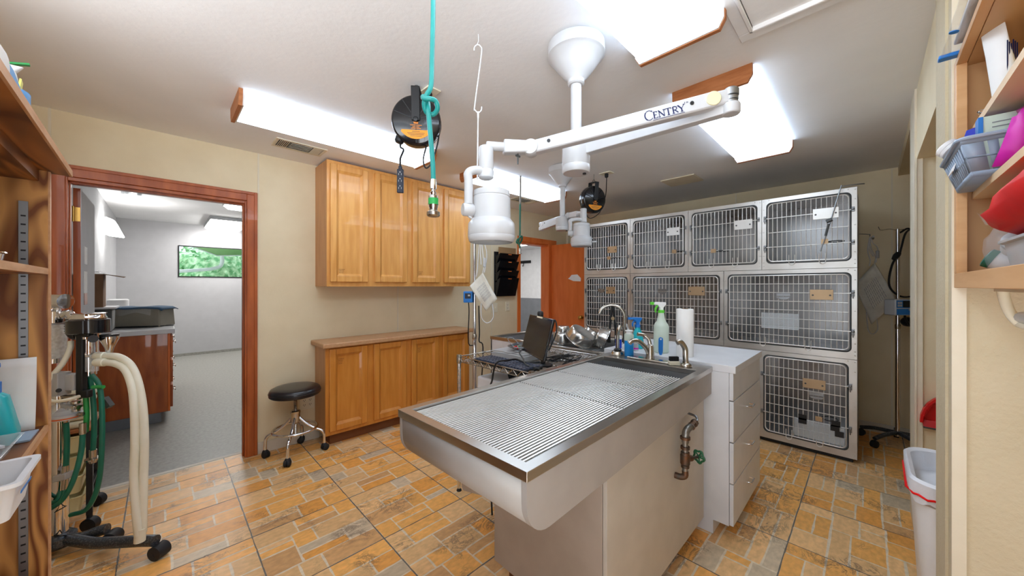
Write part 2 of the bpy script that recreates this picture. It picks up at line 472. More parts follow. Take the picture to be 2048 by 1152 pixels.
# corner beads and battens
struct(B(1.522, 1.53, -0.181, -0.156, 0, H).build('trim_2', 'trim_beige'))
struct(B(2.905, 2.921, -0.20, -0.172, 0, 2.037).build('trim_3', 'trim_beige'))
struct(B(2.9, 3.2, -0.178, -0.170, 0, H).build('trim_4', 'trim_beige'))
struct(B(1.60, 1.80, -0.158, -0.152, 0, H).build('trim_5', 'wall_texture'))
for k, x in enumerate((-0.476, 0.555, 1.75, 3.05)):
    struct(B(x - .006, x + .006, 3.456, 3.461, (2.093, 2.093, .09, .09)[k], H).build(f'trim_{6 + k}', 'trim_beige'))
for k, y in enumerate((1.084, -0.14)):
    struct(B(4.694, 4.701, y - .006, y + .006, .09, H).build(f'trim_{10 + k}', 'trim_beige'))
struct(B(4.66, 4.70, 3.42, 3.46, 0, H).build('trim_12', 'trim_beige'))
# ceiling hatch with casing
t = MB()
t.box(1.08, 1.73, .337, .392, H - .016, H).box(1.73, 1.785, -.13, .392, H - .016, H).box(1.025, 1.08, -.13, .392, H - .016, H)
t.box(1.08, 1.73, .337, .35, H - .024, H).box(1.717, 1.73, -.13, .35, H - .024, H)
struct(t.build('trim_13', 'paint_white', bevel=.003))
struct(B(1.08, 1.73, -.13, .337, H - .006, H - .001).build('trim_14', 'ceiling_paint'))
# baseboards
struct(B(0.548, 1.0, 3.448, 3.46, 0, 0.09).build('baseboard_left', 'base_white', bevel=.003))
struct(B(2.47, 3.50, 3.448, 3.46, 0, 0.09).build('baseboard_left', 'base_white', bevel=.003))
struct(B(4.688, 4.70, -1.1, 3.42, 0, 0.085).build('baseboard_back', 'base_white', bevel=.003))
struct(B(2.908, 2.92, -1.1, -.205, 0, 0.085).build('baseboard_right', 'base_white', bevel=.003))
# doorway 1 casing and jamb
c = MB()
c.box(-.487, -.415, 3.442, 3.46, 0, 2.092).box(.478, .546, 3.442, 3.46, 0, 2.092).box(-.415, .478, 3.442, 3.46, 2.02, 2.092)
c.box(-.487, -.465, 3.436, 3.443, 0, 2.092).box(.524, .546, 3.436, 3.443, 0, 2.092).box(-.465, .524, 3.436, 3.443, 2.07, 2.092)
struct(c.build('trim_15', 'casing_wood', bevel=.003))
c = MB()
c.box(-.425, -.407, 3.455, 3.60, 0, 2.02).box(.466, .488, 3.455, 3.60, 0, 2.02).box(-.407, .466, 3.455, 3.60, 1.998, 2.02)
c.box(-.407, -.400, 3.49, 3.53, 0, 2.0).box(.456, .466, 3.49, 3.53, 0, 2.0).box(-.400, .456, 3.49, 3.53, 1.988, 2.0)
struct(c.build('trim_16', 'casing_wood', bevel=.002))
# open leaf into the grey room
d1 = struct(B(-.405, -.375, 3.63, 4.32, .01, 1.985).build('door_1', 'wall_grey', bevel=.002))
e1 = B(-.406, -.374, 3.626, 3.634, .01, 1.985).build('leaf_edge', 'casing_wood', d1)
hg = MB(); hg.box(-.4035, -.376, 3.6215, 3.626, 1.77, 1.86).cyl((-.404, 3.612, 1.765), (-.404, 3.612, 1.865), .006)
hg.build('hinge', 'brass', d1)
B(-.3745, -.3725, 3.78, 3.90, 1.50, 1.62).build('notice', 'paper', d1)
B(-.3745, -.3725, 3.76, 3.90, 1.22, 1.45).build('notice', 'paper', d1)
B(-.3740, -.3720, 3.76, 3.90, 1.22, 1.30).build('notice', 'casing_wood', d1)
B(-.3745, -.3725, 3.77, 3.90, .98, 1.14).build('notice', 'paper', d1)
B(-.3740, -.3720, 3.79, 3.90, .985, 1.02).build('notice', 'blue', d1)
# doorway 2 casing, jamb, open orange leaf
c = MB()
c.box(3.525, 3.58, 3.442, 3.46, 0, 2.05).box(4.195, 4.385, 3.442, 3.46, 0, 2.05).box(3.58, 4.195, 3.442, 3.46, 1.975, 2.05)
c.box(3.555, 3.58, 3.455, 3.60, 0, 1.975).box(4.195, 4.22, 3.455, 3.60, 0, 1.975).box(3.58, 4.195, 3.455, 3.60, 1.955, 1.975)
struct(c.build('trim_17', 'casing_orange', bevel=.003))
d2 = struct(B(4.255, 4.29, 2.82, 3.44, .012, 1.972).build('door_2', 'casing_orange', bevel=.002))
k = MB(); k.lathe([(.03, 0), (.03, .006), (.012, .01), (.012, .03), (.02, .036), (.028, .048), (.026, .06), (.014, .068)], (4.255, 2.885, .90), (-1, 0, 0))
k.build('door_handle', 'brass', d2)
sh = thing('paper_sheet', 'torn white paper notice stuck on the open orange door', 'paper', (4.25, 3.0, 1.45))
g = MB(); g.prism([(4.252, 3.10, 1.47), (4.252, 3.06, 1.51), (4.252, 2.96, 1.515), (4.252, 2.90, 1.46), (4.252, 2.905, 1.415), (4.252, 3.03, 1.42), (4.252, 3.08, 1.44), (4.252, 3.125, 1.455)], (.002, 0, 0))
g.build('sheet', 'paper', sh)
# ---- grey room beyond doorway 1
F = 9.3; HF = 2.55
w = MB(); w.box(-.684, -.564, 3.58, F + .1, 0, HF)
struct(w.build('wall_left_far', 'wall_grey'))
w = MB(); w.box(-.6, .227, F, F + .12, 0, HF + .05).box(.227, 1.95, F, F + .12, 0, 1.52).box(.227, 1.95, F, F + .12, 2.128, HF + .05).box(1.95, 3.1, F, F + .12, 0, HF + .05)
struct(w.build('wall_back_far', 'wall_grey'))
struct(B(3.0, 3.1, 3.58, F, 0, HF).build('wall_right_far', 'wall_grey'))
w = MB().box(-.68, .45, 3.582, 3.60, 2.03, HF).box(.55, 3.0, 3.582, 3.60, 0, HF)
struct(w.build('wall_front_far', 'wall_grey'))
struct(B(-.68, 3.1, 3.58, F, HF, HF + .08).build('ceiling', 'ceiling_paint'))
struct(B(.10, 3.0, F - .012, F, 0, .05).build('baseboard_far', 'floor_grey'))
fr = MB(); fr.box(.227, 1.95, F - .01, F + .03, 1.52, 1.538).box(.227, 1.95, F - .01, F + .03, 2.11, 2.128).box(.227, .245, F - .01, F + .03, 1.538, 2.11).box(1.93, 1.95, F - .01, F + .03, 1.538, 2.11)
w1 = struct(fr.build('window_1', 'black'))
B(.245, 1.93, F + .008, F + .012, 1.538, 2.11).build('pane', 'glass', w1)
# ---- room beyond doorway 2
w = MB(); w.box(7.3, 7.4, 3.6, 8.2, 1.01, 2.36)
struct(w.build('wall_right_passage', 'wall_white'))
struct(B(7.29, 7.4, 3.6, 8.2, 0, 1.01).build('wall_right_wainscot', 'wainscot_grey'))
w = MB(); w.box(3.2, 7.3, 8.1, 8.2, 0, 2.36).box(3.2, 3.3, 3.6, 8.1, 0, 2.36).box(4.9, 7.3, 3.50, 3.6, 0, 2.36)
struct(w.build('wall_back_passage', 'wall_white'))
struct(B(3.2, 7.4, 3.58, 8.2, 2.36, 2.44).build('ceiling', 'wall_white'))
ck = thing('coat_rack', 'black coat rack with hook on the white wall beyond the orange door', 'coat rack', (7.28, 6.7, 2.0))
B(7.27, 7.29, 6.62, 7.25, 1.985, 2.06).build('backboard', 'black', ck)
MB().tube([(7.27, 6.85, 2.01), (7.24, 6.85, 2.0), (7.23, 6.85, 1.93), (7.21, 6.85, 1.90), (7.19, 6.85, 1.92)], .009, sub=4).build('hook', 'black', ck)
# ---- outside the window: shrubs, green awning, bent downpipe
def bush(x, y, z, r, seed):
    rr = random.Random(seed)
    g = MB()
    for i in range(1000):
        a = rr.uniform(0, 6.283); b = rr.uniform(-1, 1); q = r * rr.uniform(.75, 1.05)
        s_ = math.sqrt(1 - b * b); p = Vector((x + q * s_ * math.cos(a), y + q * s_ * math.sin(a), z + q * b))
        u = Vector((rr.uniform(-1, 1), rr.uniform(-1, 1), rr.uniform(-1, 1))).normalized(); v = u.orthogonal().normalized()
        l = rr.uniform(.05, .11)
        g.add([p - u * l, p + v * l * .4, p + u * l, p - v * l * .4], [(0, 1, 2, 3)])
    return g
for i, (x, y, z, r) in enumerate(((1.0, 12.6, 1.65, .92), (2.95, 12.6, 1.6, .90), (4.85, 12.8, 1.7, .85), (-.95, 12.6, 1.5, .90))):
    t = thing('shrub', ['leafy green shrub outside the window behind the bent pipe', 'leafy green shrub outside at the right of the window', 'leafy green shrub beyond the right edge of the window', 'leafy green shrub beyond the left edge of the window'][i], 'shrub', (x, y, 0), 'shrubs outside the window')
    bush(x, y, z, r, i).build('foliage', 'leaf_green', t, smooth_=False)
    MB().lathe([(r * .8, -r * .8), (r * .95, -.3), (r * .8, .5), (.2, r * .85)], (x, y, z), n=12).build('inner_mass', 'leaf_green', t)
    MB().cyl((x, y, 0), (x, y, z - .2), .08).build('stem', 'card_brown', t)
struct(B(-6, 9, 9.45, 20, -.12, -.02).build('ground', 'leaf_green'))
aw = thing('awning', 'pale green awning roof outside above the shrubs', 'awning', (1.0, 10.6, 2.3))
MB().add([(-1, 9.6, 2.75), (2.6, 9.6, 2.75), (3.4, 11.6, 2.30), (1.0, 11.6, 2.12)], [(0, 1, 2, 3)]).build('cloth', 'canopy_green', aw, solid=.02)
MB().cyl((1.0, 11.6, 2.12), (3.4, 11.6, 2.30), .025).cyl((1.0, 11.6, 2.12), (-1, 9.6, 2.75), .02).cyl((3.4, 11.6, 2.30), (3.4, 11.6, -.02), .03).build('frame', 'wall_grey', aw)
dp = MB().tube([(-1.3, 11.2, -.02), (-1.3, 11.2, 1.3), (-1.2, 11.2, 1.50), (-.6, 11.2, 1.60), (.6, 11.2, 1.72), (.98, 11.2, 1.80), (1.06, 11.2, 1.92), (1.06, 11.2, 2.08)], .04, sub=5)
tag(dp.build('downpipe', 'wall_grey'), 'grey bent pipe crossing the view outside the window', 'pipe')

# ================================================================= CEILING LIGHTS
def ceiling_light(x0, x1, y0, y1, label, white_end=False, H_=H, cap='oak_cap', dm='diffuser'):
    t = thing('ceiling_light', label, 'ceiling light', ((x0 + x1) / 2, (y0 + y1) / 2, H_), 'four-foot ceiling lights')
    z0 = H_ - .08
    B(x0 + .02, x1 - .02, y0 + .03, y1 - .03, H_ - .03, H_ - .0005).build('housing', 'paint_white', t)
    s = .03; yy = [(y0, H_ - .018), (y0 + .006, H_ - .052), (y0 + .02, z0 + .006), (y0 + .035, z0), (y1 - .035, z0), (y1 - .02, z0 + .006), (y1 - .006, H_ - .052), (y1, H_ - .018)]
    g = MB(); n = len(yy)
    g.add([(x, y, z) for x in (x0 + .02, x1 - .02) for y, z in yy], [(i, i + 1, n + i + 1, n + i) for i in range(n - 1)] + [tuple(range(n)), tuple(range(n, 2 * n))])
    dob = g.build('diffuser', dm, t)
    dob.data.materials.append(M_['diffuser_side'])
    for pg in dob.data.polygons:
        if abs(pg.normal.z) < .5: pg.material_index = 1
    for xa, m in ((x0, cap), (x1 - .018, cap)):
        P = [(xa, y0 - .006, H_ - .0005), (xa, y0 - .006, H_ - .05), (xa, y0 + .014, z0 - .006), (xa, y1 - .014, z0 - .006), (xa, y1 + .006, H_ - .05), (xa, y1 + .006, H_ - .0005)]
        MB().prism(P, (.018, 0, 0)).build('end_cap', m, t)
    for xa in (x0 + .018, x1 - .026):
        P = [(xa, y0 - .003, H_ - .001), (xa, y0 - .003, H_ - .05), (xa, y0 + .016, z0 - .003), (xa, y1 - .016, z0 - .003), (xa, y1 + .003, H_ - .05), (xa, y1 + .003, H_ - .001)]
        MB().prism(P, (.008, 0, 0)).build('end_band', 'paint_white', t)
    return t
ceiling_light(.295, 1.53, 2.385, 2.70, 'long ceiling light with wooden ends above the left doorway and wall cabinets')
ceiling_light(.295, 1.53, .39, .735, 'nearest ceiling light, cut by the top edge of the photo')
ceiling_light(2.00, 3.29, .40, .76, 'ceiling light behind the lettered lamp arm, toward the cages')
ceiling_light(2.01, 3.25, 2.41, 2.73, 'ceiling light beyond the drum-shaped lamp head, right of the wall cabinets')
def panel_light(x0, x1, y0, y1, label):
    t = thing('ceiling_light', label, 'ceiling light', ((x0 + x1) / 2, (y0 + y1) / 2, HF), 'square lights of the grey room')
    B(x0, x1, y0, y1, HF - .06, HF - .0005).build('housing', 'alu', t)
    g = MB(); n = 8
    a, b, c_, d = x0 + .01, x1 - .01, y0 + .01, y1 - .01
    g.add([(a, c_, HF - .06), (b, c_, HF - .06), (b, d, HF - .06), (a, d, HF - .06), (a + .05, c_ + .05, HF - .11), (b - .05, c_ + .05, HF - .11), (b - .05, d - .05, HF - .11), (a + .05, d - .05, HF - .11)],
          [(0, 1, 5, 4), (1, 2, 6, 5), (2, 3, 7, 6), (3, 0, 4, 7), (4, 5, 6, 7)])
    g.build('diffuser', 'diffuser_far', t)
panel_light(.59, 1.17, 7.9, 9.15, 'bright ceiling light above the window in the grey room')
panel_light(.62, 1.22, 5.9, 6.5, 'bright ceiling light just inside the grey room doorway top')
t = thing('ceiling_light', 'added unseen light panel brightening the passage beyond the orange door', 'ceiling light', (5.0, 5.2, 2.36))
B(4.9, 6.1, 5.6, 6.2, 2.30, 2.3595).build('diffuser', 'diffuser_far', t)  # added panel out of view, sized to brighten the passage wall
# glass box lamp and wall sconce in the grey room
t = thing('ceiling_fixture', 'small pressed-glass box light on the grey room ceiling', 'ceiling light', (-.27, 6.6, HF))
B(-.36, -.18, 6.5, 6.7, HF - .02, HF - .0005).build('base_plate', 'alu', t)
g = MB()
for k in range(5): g.box(-.355 + .035 * k, -.33 + .035 * k, 6.51, 6.69, HF - .11, HF - .02)
g.build('glass_shade', 'plastic_clear', t, bevel=.004)
MB().lathe([(.02, 0), (.03, .03), (.022, .06), (.004, .075)], (-.25, 6.6, HF - .02), (0, 0, -1), n=14).build('bulb', 'diffuser_far', t)
t = thing('wall_sconce', 'lit white wall sconce in the grey room behind the door leaf', 'wall light', (-.56, 7.2, 2.1))
B(-.5635, -.53, 7.05, 7.35, 2.05, 2.2).build('backplate', 'paint_white', t)
MB().add([(-.53, 7.02, 2.04), (-.53, 7.38, 2.04), (-.36, 7.38, 2.02), (-.36, 7.02, 2.02), (-.53, 7.02, 2.26), (-.53, 7.38, 2.26), (-.44, 7.38, 2.22), (-.44, 7.02, 2.22)],
         [(0, 3, 2, 1), (4, 5, 6, 7), (0, 1, 5, 4), (2, 3, 7, 6), (0, 4, 7, 3), (1, 2, 6, 5)]).build('shade', 'diffuser_far', t, bevel=.02)
# air vents
def vent(x0, x1, y0, y1, z, label, mf='trim_beige'):
    t = thing('air_vent', label, 'air vent', ((x0 + x1) / 2, (y0 + y1) / 2, z))
    f = MB(); w_ = .022
    f.box(x0, x1, y0, y0 + w_, z - .008, z - .0005).box(x0, x1, y1 - w_, y1, z - .008, z - .0005).box(x0, x0 + w_, y0 + w_, y1 - w_, z - .008, z - .0005).box(x1 - w_, x1, y0 + w_, y1 - w_, z - .008, z - .0005)
    f.build('frame', mf, t, bevel=.002)
    B(x0 + w_, x1 - w_, y0 + w_, y1 - w_, z - .003, z - .001).build('backing', 'dark_grey', t)
    L_ = (x1 - x0) - 2 * w_; g = MB()
    for k in range(6):
        x = x0 + w_ + .01 + k * .011
        g.obox((x, (y0 + y1) / 2, z - .007), (1, 0, .8), (0, 1, 0), (-.8, 0, 1), .004, (y1 - y0) / 2 - w_, .0008)
        x = x1 - w_ - .01 - k * .011
        g.obox((x, (y0 + y1) / 2, z - .007), (1, 0, -.8), (0, 1, 0), (.8, 0, 1), .004, (y1 - y0) / 2 - w_, .0008)
    for k in range(5):
        y = y0 + w_ + .012 + k * (y1 - y0 - 2 * w_ - .024) / 4
        g.obox(((x0 + x1) / 2, y, z - .007), (0, 1, .8), (1, 0, 0), (0, -.8, 1), .006, L_ / 2 - .08, .0008)
    g.build('louvre', mf, t, smooth_=False)
vent(.585, .925, 2.98, 3.17, H, 'beige ceiling vent between the long light and the beige wall')
vent(3.02, 3.38, 2.93, 3.12, H, 'ceiling vent beyond the lamp head near the orange door')
vent(-.05, .2, 6.25, 6.45, HF, 'ceiling vent in the grey room')
pt = B(3.58, 3.86, 1.17, 1.49, H - .012, H - .0005).build('cover_plate', 'trim_beige', bevel=.008)
tag(pt, 'blank beige cover plate on the ceiling in front of the cages', 'ceiling plate')
# ================================================================= MAPLE CABINETS
DX = ((.992, 1.307), (1.367, 1.684), (1.742, 2.05), (2.105, 2.432))
def cab_door(parent, x0, x1, y, z0, z1, m, note=None):
    """frame-and-panel door, face at y (room side), 2 cm thick"""
    s = .052
    d = MB()
    d.box(x0, x0 + s, y, y + .02, z0, z1).box(x1 - s, x1, y, y + .02, z0, z1)
    d.box(x0 + s, x1 - s, y, y + .02, z0, z0 + s).box(x0 + s, x1 - s, y, y + .02, z1 - s, z1)
    o = d.build('door', m, parent, bevel=.005)
    # sloping inner moulding + recessed panel
    a0, a1, c0, c1 = x0 + s, x1 - s, z0 + s, z1 - s; k = .018; yb = y + .015
    MB().add([(a0, y + .001, c0), (a1, y + .001, c0), (a1, y + .001, c1), (a0, y + .001, c1), (a0 + k, yb, c0 + k), (a1 - k, yb, c0 + k), (a1 - k, yb, c1 - k), (a0 + k, yb, c1 - k)],
             [(0, 1, 5, 4), (1, 2, 6, 5), (2, 3, 7, 6), (3, 0, 4, 7), (4, 5, 6, 7)]).build('panel', m, o, smooth_=False)
    if note:
        g = MB(); rr = random.Random(int(x0 * 1000))
        for i in range(4):
            x = a0 + .012; zz = note + .028 - i * .013
            while x < a0 + .06 - i * .006:
                l = rr.uniform(.004, .013); g.box(x, x + l, yb - .0007, yb - .0002, zz, zz + .004); x += l + .003
        g.build('marking', 'toe_brown', o)
t = thing('wall_cabinet', 'maple wall cabinet with four panelled doors hung above the low counter', 'cabinet', (1.71, 3.46, 1.345))
b = MB(); b.box(.97, 2.46, 3.165, 3.459, 1.345, 2.397)
b.build('body', 'maple_side', t, bevel=.002)
f = MB(); f.box(.97, 2.46, 3.15, 3.165, 1.345, 1.40).box(.97, 2.46, 3.15, 3.165, 2.35, 2.397)
for a, c in ((.97, 1.01), (1.29, 1.385), (1.665, 1.76), (2.035, 2.12), (2.42, 2.46)): f.box(a, c, 3.15, 3.165, 1.40, 2.35)
f.build('face_frame', 'maple', t)
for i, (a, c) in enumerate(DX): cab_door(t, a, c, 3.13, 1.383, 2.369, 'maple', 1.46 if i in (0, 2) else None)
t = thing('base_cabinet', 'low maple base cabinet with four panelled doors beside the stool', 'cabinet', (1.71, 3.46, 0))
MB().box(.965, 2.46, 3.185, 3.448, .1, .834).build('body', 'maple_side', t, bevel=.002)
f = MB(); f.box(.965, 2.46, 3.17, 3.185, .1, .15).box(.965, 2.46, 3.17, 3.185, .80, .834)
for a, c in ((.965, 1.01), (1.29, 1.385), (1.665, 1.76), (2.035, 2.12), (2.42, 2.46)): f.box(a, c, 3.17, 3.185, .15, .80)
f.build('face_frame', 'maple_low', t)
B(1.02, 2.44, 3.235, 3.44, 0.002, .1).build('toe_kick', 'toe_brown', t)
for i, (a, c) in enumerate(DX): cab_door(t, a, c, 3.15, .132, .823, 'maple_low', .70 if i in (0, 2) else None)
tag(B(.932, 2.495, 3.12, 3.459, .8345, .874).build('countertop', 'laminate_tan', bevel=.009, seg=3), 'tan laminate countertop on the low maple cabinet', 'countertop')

# ================================================================= WALL OUTLETS, SWITCHES, FILES
def outlet(x, z, w, label, group=None, duplex=1, y=3.46, sw=False):
    t = thing('light_switch' if sw else 'wall_outlet', label, 'switch' if sw else 'outlet', (x, y, z), group)
    B(x - w / 2, x + w / 2, y - .007, y - .0005, z - .06, z + .06).build('cover_plate', 'outlet_ivory', t, bevel=.003)
    for i in range(duplex):
        cx = x + (i - (duplex - 1) / 2) * .046
        if sw:
            B(cx - .006, cx + .006, y - .018, y - .006, z - .012, z + .012).build('toggle', 'outlet_ivory', t, bevel=.002)
            continue
        for dz in (-.02, .02):
            r = MB().lathe([(.017, 0), (.016, .002)], (cx, y - .006, z + dz), (0, -1, 0), n=18).build('receptacle', 'outlet_ivory', t)
            MB().box(cx - .008, cx - .005, y - .0092, y - .0078, z + dz - .002, z + dz + .007).box(cx + .005, cx + .008, y - .0092, y - .0078, z + dz - .002, z + dz + .007).cyl((cx, y - .0092, z + dz - .008), (cx, y - .0078, z + dz - .008), .003, 8).build('slot', 'black', r)
outlet(.905, .335, .116, 'ivory double outlet low on the wall behind the stool', duplex=2)
outlet(3.115, 1.066, .072, 'ivory light switch under the black file holder', sw=True)
outlet(3.335, 1.072, .072, 'ivory wall outlet beside the orange door casing')
t = thing('file_holder', 'black four-pocket file holder mounted beside the orange doorway', 'file holder', (3.27, 3.46, 1.2))
B(3.09, 3.46, 3.448, 3.4595, 1.215, 1.80).build('back_plate', 'black', t, bevel=.003)
for k in range(4):
    z0 = 1.215 + k * .135; h = .24 if k == 0 else .20
    z0 = (1.215, 1.40, 1.52, 1.64)[k]; z1 = (1.455, 1.555, 1.675, 1.775)[k]
    p = MB(); yb = 3.448; d0 = .03; d1 = .10
    P = [(yb, z0), (yb - d0, z0), (yb - d1, z1)]
    for xa, xb in ((3.10, 3.104), (3.446, 3.45)):
        p.prism([(xa, yb, z0), (xa, yb - d0, z0), (xa, yb - d1, z1), (xa, yb, z1 - .05)], (xb - xa, 0, 0))
    p.obox((3.275, yb - (d0 + d1) / 2, (z0 + z1) / 2), (1, 0, 0), Vector((0, -(d1 - d0), z1 - z0)), Vector((0, (z1 - z0), d1 - d0)), .175, math.hypot(d1 - d0, z1 - z0) / 2, .002)
    p.box(3.10, 3.45, yb - d0, yb, z0, z0 + .003)
    po = p.build('pocket', 'black_gloss', t)
    c_ = Vector((3.275, yb - d1 - .002, z1 - .012))
    MB().obox(c_, (1, 0, 0), (0, -.3, 1), (0, 1, .3), .03, .005, .001).build('tab', 'casing_orange', po)
tag(B(3.13, 3.44, 3.40, 3.412, 1.66, 1.86).build('file_folder', 'folder_tan', bevel=.001), 'tan file folder sticking up from the black wall pocket', 'folder')

# ================================================================= WET TABLE
TZ = .91
TB = (.613, .569, 0)
t = thing('exam_tub_table', 'stainless-rimmed wet table with grated top and curved grey skirt', 'exam table', TB)
x0, x1, y0, y1 = .613, 2.132, .569, 1.184
ix0, ix1, iy0, iy1 = .648, 1.985, .604, 1.149
g = MB()
zt, zb = TZ, TZ - .026
g.add([(x0, y0, zt), (x1, y0, zt), (x1, y1, zt), (x0, y1, zt), (ix0, iy0, zt), (ix1, iy0, zt), (ix1, iy1, zt), (ix0, iy1, zt),
       (x0, y0, zb), (x1, y0, zb), (x1, y1, zb), (x0, y1, zb), (ix0, iy0, zb), (ix1, iy0, zb), (ix1, iy1, zb), (ix0, iy1, zb)],
      [(0, 1, 5, 4), (1, 2, 6, 5), (2, 3, 7, 6), (3, 0, 4, 7), (0, 8, 9, 1), (1, 9, 10, 2), (2, 10, 11, 3), (3, 11, 8, 0), (4, 5, 13, 12), (5, 6, 14, 13), (6, 7, 15, 14), (7, 4, 12, 15),
       (8, 12, 13, 9), (9, 13, 14, 10), (10, 14, 15, 11), (11, 15, 12, 8)])
g.build('rim', 'stainless', t, bevel=.002)
g = MB(); bz = .80; bz2 = .775
g.add([(ix0, iy0, zb), (ix1, iy0, zb), (ix1, iy1, zb), (ix0, iy1, zb), (ix0 + .01, iy0 + .01, bz), (ix1 - .01, iy0 + .01, bz2), (ix1 - .01, iy1 - .01, bz2), (ix0 + .01, iy1 - .01, bz)],
      [(0, 1, 5, 4), (1, 2, 6, 5), (2, 3, 7, 6), (3, 0, 4, 7), (4, 5, 6, 7)])
g.build('basin', 'alu', t)
g = MB(); g.box(1.80, 1.812, iy0 + .003, iy1 - .003, TZ - .055, TZ - .026).box(ix0 + .003, 1.80, iy0 + .001, iy0 + .008, TZ - .04, TZ - .022).box(ix0 + .003, 1.80, iy1 - .008, iy1 - .001, TZ - .04, TZ - .022)
g.build('grate_ledge', 'stainless', t)
def arcpts(n=8):
    P = [(.618, .884), (.618, .835)]
    for k in range(1, n + 1):
        a = R(180 + 90 * k / n); P.append((.706 + .088 * math.cos(a), .823 + .088 * math.sin(a)))
    return P
AP = arcpts()
side = [(x, z) for x, z in AP] + [(1.1, .738), (2.128, .764), (2.128, .884)]
for ya, m in ((.574, 'apron_steel'), (1.162, 'apron_steel')):
    MB().prism([(x, ya, z) for x, z in side], (0, .017, 0)).build('side_skirt', m, t)
g = MB(); prof = AP + [(1.12, .742)]; n = len(prof)
g.add([(x + .0015, y, z + .001) for y in (.5925, 1.1605) for x, z in prof], [(i, i + 1, n + i + 1, n + i) for i in range(n - 1)])
g.build('end_skirt', 'apron_steel', t, solid=.003)
B(1.12, 2.10, .60, 1.15, .742, .75).build('underside', 'dark_grey', t)
turned(t, 1.25)
# pedestal (squared to the room)
p = thing('table_cabinet', 'greige laminate cabinet carrying the wet table with side panel', 'cabinet', (1.6, .94, 0))
B(1.093, 2.10, .658, 1.22, .085, .735).build('body', 'lam_greige', p, bevel=.001)
B(1.096, 2.11, .640, .656, .085, .735).build('side_panel', 'lam_greige_lit', p, bevel=.001)
B(1.15, 2.10, .70, 1.18, .002, .085).build('toe_kick', 'toe_brown', p)
MB().prism([(1.10, 1.2425, .60), (1.10, 1.479, .46), (1.10, 1.479, .315), (1.10, 1.465, .302), (1.10, 1.2425, .355)], (.018, 0, 0)).build('side_wing', 'lam_greige', p)
for z0, z1 in ((.10, .37), (.375, .55), (.555, .725)):
    B(1.12, 1.58, 1.222, 1.241, z0, z1).build('drawer', 'lam_greige', p, bevel=.001)
    B(1.59, 2.09, 1.222, 1.241, z0, z1).build('drawer', 'lam_greige', p, bevel=.001)
# removable grates
def grate(x0, x1, label):
    t = thing('table_grate', label, 'grate', (x0, .61, TZ - .02), 'wire grates of the wet table')
    g = MB(); n = 43; y0, y1 = .614, 1.14
    for k in range(n):
        y = y0 + (y1 - y0) * k / (n - 1)
        g.cyl((x0 + .003, y, TZ - .012), (x1 - .003, y, TZ - .012), .0036, 6)
    g.build('bar', 'wire', t)['kind'] = 'stuff'
    g = MB()
    for x in (x0 + .012, (x0 + x1) / 2, x1 - .012): g.cyl((x, y0 - .004, TZ - .018), (x, y1 + .004, TZ - .018), .0035, 6)
    g.build('cross_rod', 'wire', t)
    # turn with the table
    a = R(1.25); c = Vector(TB); l = Vector(t.location) - c
    t.location = (c.x + l.x * math.cos(a) - l.y * math.sin(a), c.y + l.x * math.sin(a) + l.y * math.cos(a), l.z + c.z)
    t.rotation_euler = (0, 0, a)
grate(.652, 1.206, 'long wire grate at the near end of the wet table')
grate(1.209, 1.50, 'short middle wire grate of the wet table')
grate(1.503, 1.797, 'short wire grate beside the open sink well')
# pipe and valve on the side panel
v = thing('shutoff_valve', 'galvanised pipe with green round-handled valve on the table side panel', 'valve', (1.71, .64, .55))
MB().tube([(1.868, .642, .715), (1.862, .60, .71), (1.845, .59, .695), (1.80, .595, .693)], .006, sub=4).build('flexible_line', 'alu', v)
MB().lathe([(.012, 0), (.018, .005), (.018, .02), (.014, .024), (.014, .04), (.018, .044), (.018, .056), (.01, .062)], (1.828, .592, .694), (-1, 0, -.12), n=8).build('union', 'iron', v)
MB().tube([(1.77, .594, .687), (1.735, .595, .686), (1.716, .597, .67), (1.715, .598, .63)], .016, n=12, sub=4).build('elbow', 'galvanised', v)
g = MB().cyl((1.715, .598, .64), (1.712, .598, .50), .0125, 14)
g.build('pipe', 'galvanised', v)
for z, r, h in ((.645, .022, .012), (.60, .02, .012), (.572, .019, .014), (.515, .018, .012)): MB().lathe([(r, 0), (r, h)], (1.7135, .598, z), n=10).build('collar', 'iron', v)
MB().lathe([(.016, 0), (.021, .006), (.021, .045), (.016, .05)], (1.7125, .598, .527), n=14).cyl((1.715, .598, .552), (1.755, .585, .548), .014, 10).cyl((1.755, .585, .548), (1.80, .57, .544), .0065, 8).build('valve_body', 'iron', v)
g = MB(); cc = Vector((1.803, .568, .544)); ax = Vector((.94, -.33, -.06)).normalized(); u = ax.orthogonal().normalized(); w_ = ax.cross(u)
ring = [cc + (u * math.cos(2 * math.pi * k / 30) + w_ * math.sin(2 * math.pi * k / 30)) * (.026 + .0035 * math.cos(5 * 2 * math.pi * k / 30)) for k in range(30)]
g.tube(ring, .005, 6, closed=True)
for k in range(5):
    a = 2 * math.pi * k / 5; g.cyl(cc, cc + (u * math.cos(a) + w_ * math.sin(a)) * .028, .0035, 6)
g.cyl(cc - ax * .006, cc + ax * .008, .009, 10)
g.build('hand_wheel', 'valve_green', v)
MB().tube([(1.712, .598, .50), (1.711, .598, .478), (1.706, .615, .468), (1.703, .640, .468)], .014, n=12, sub=4).build('elbow', 'iron', v)

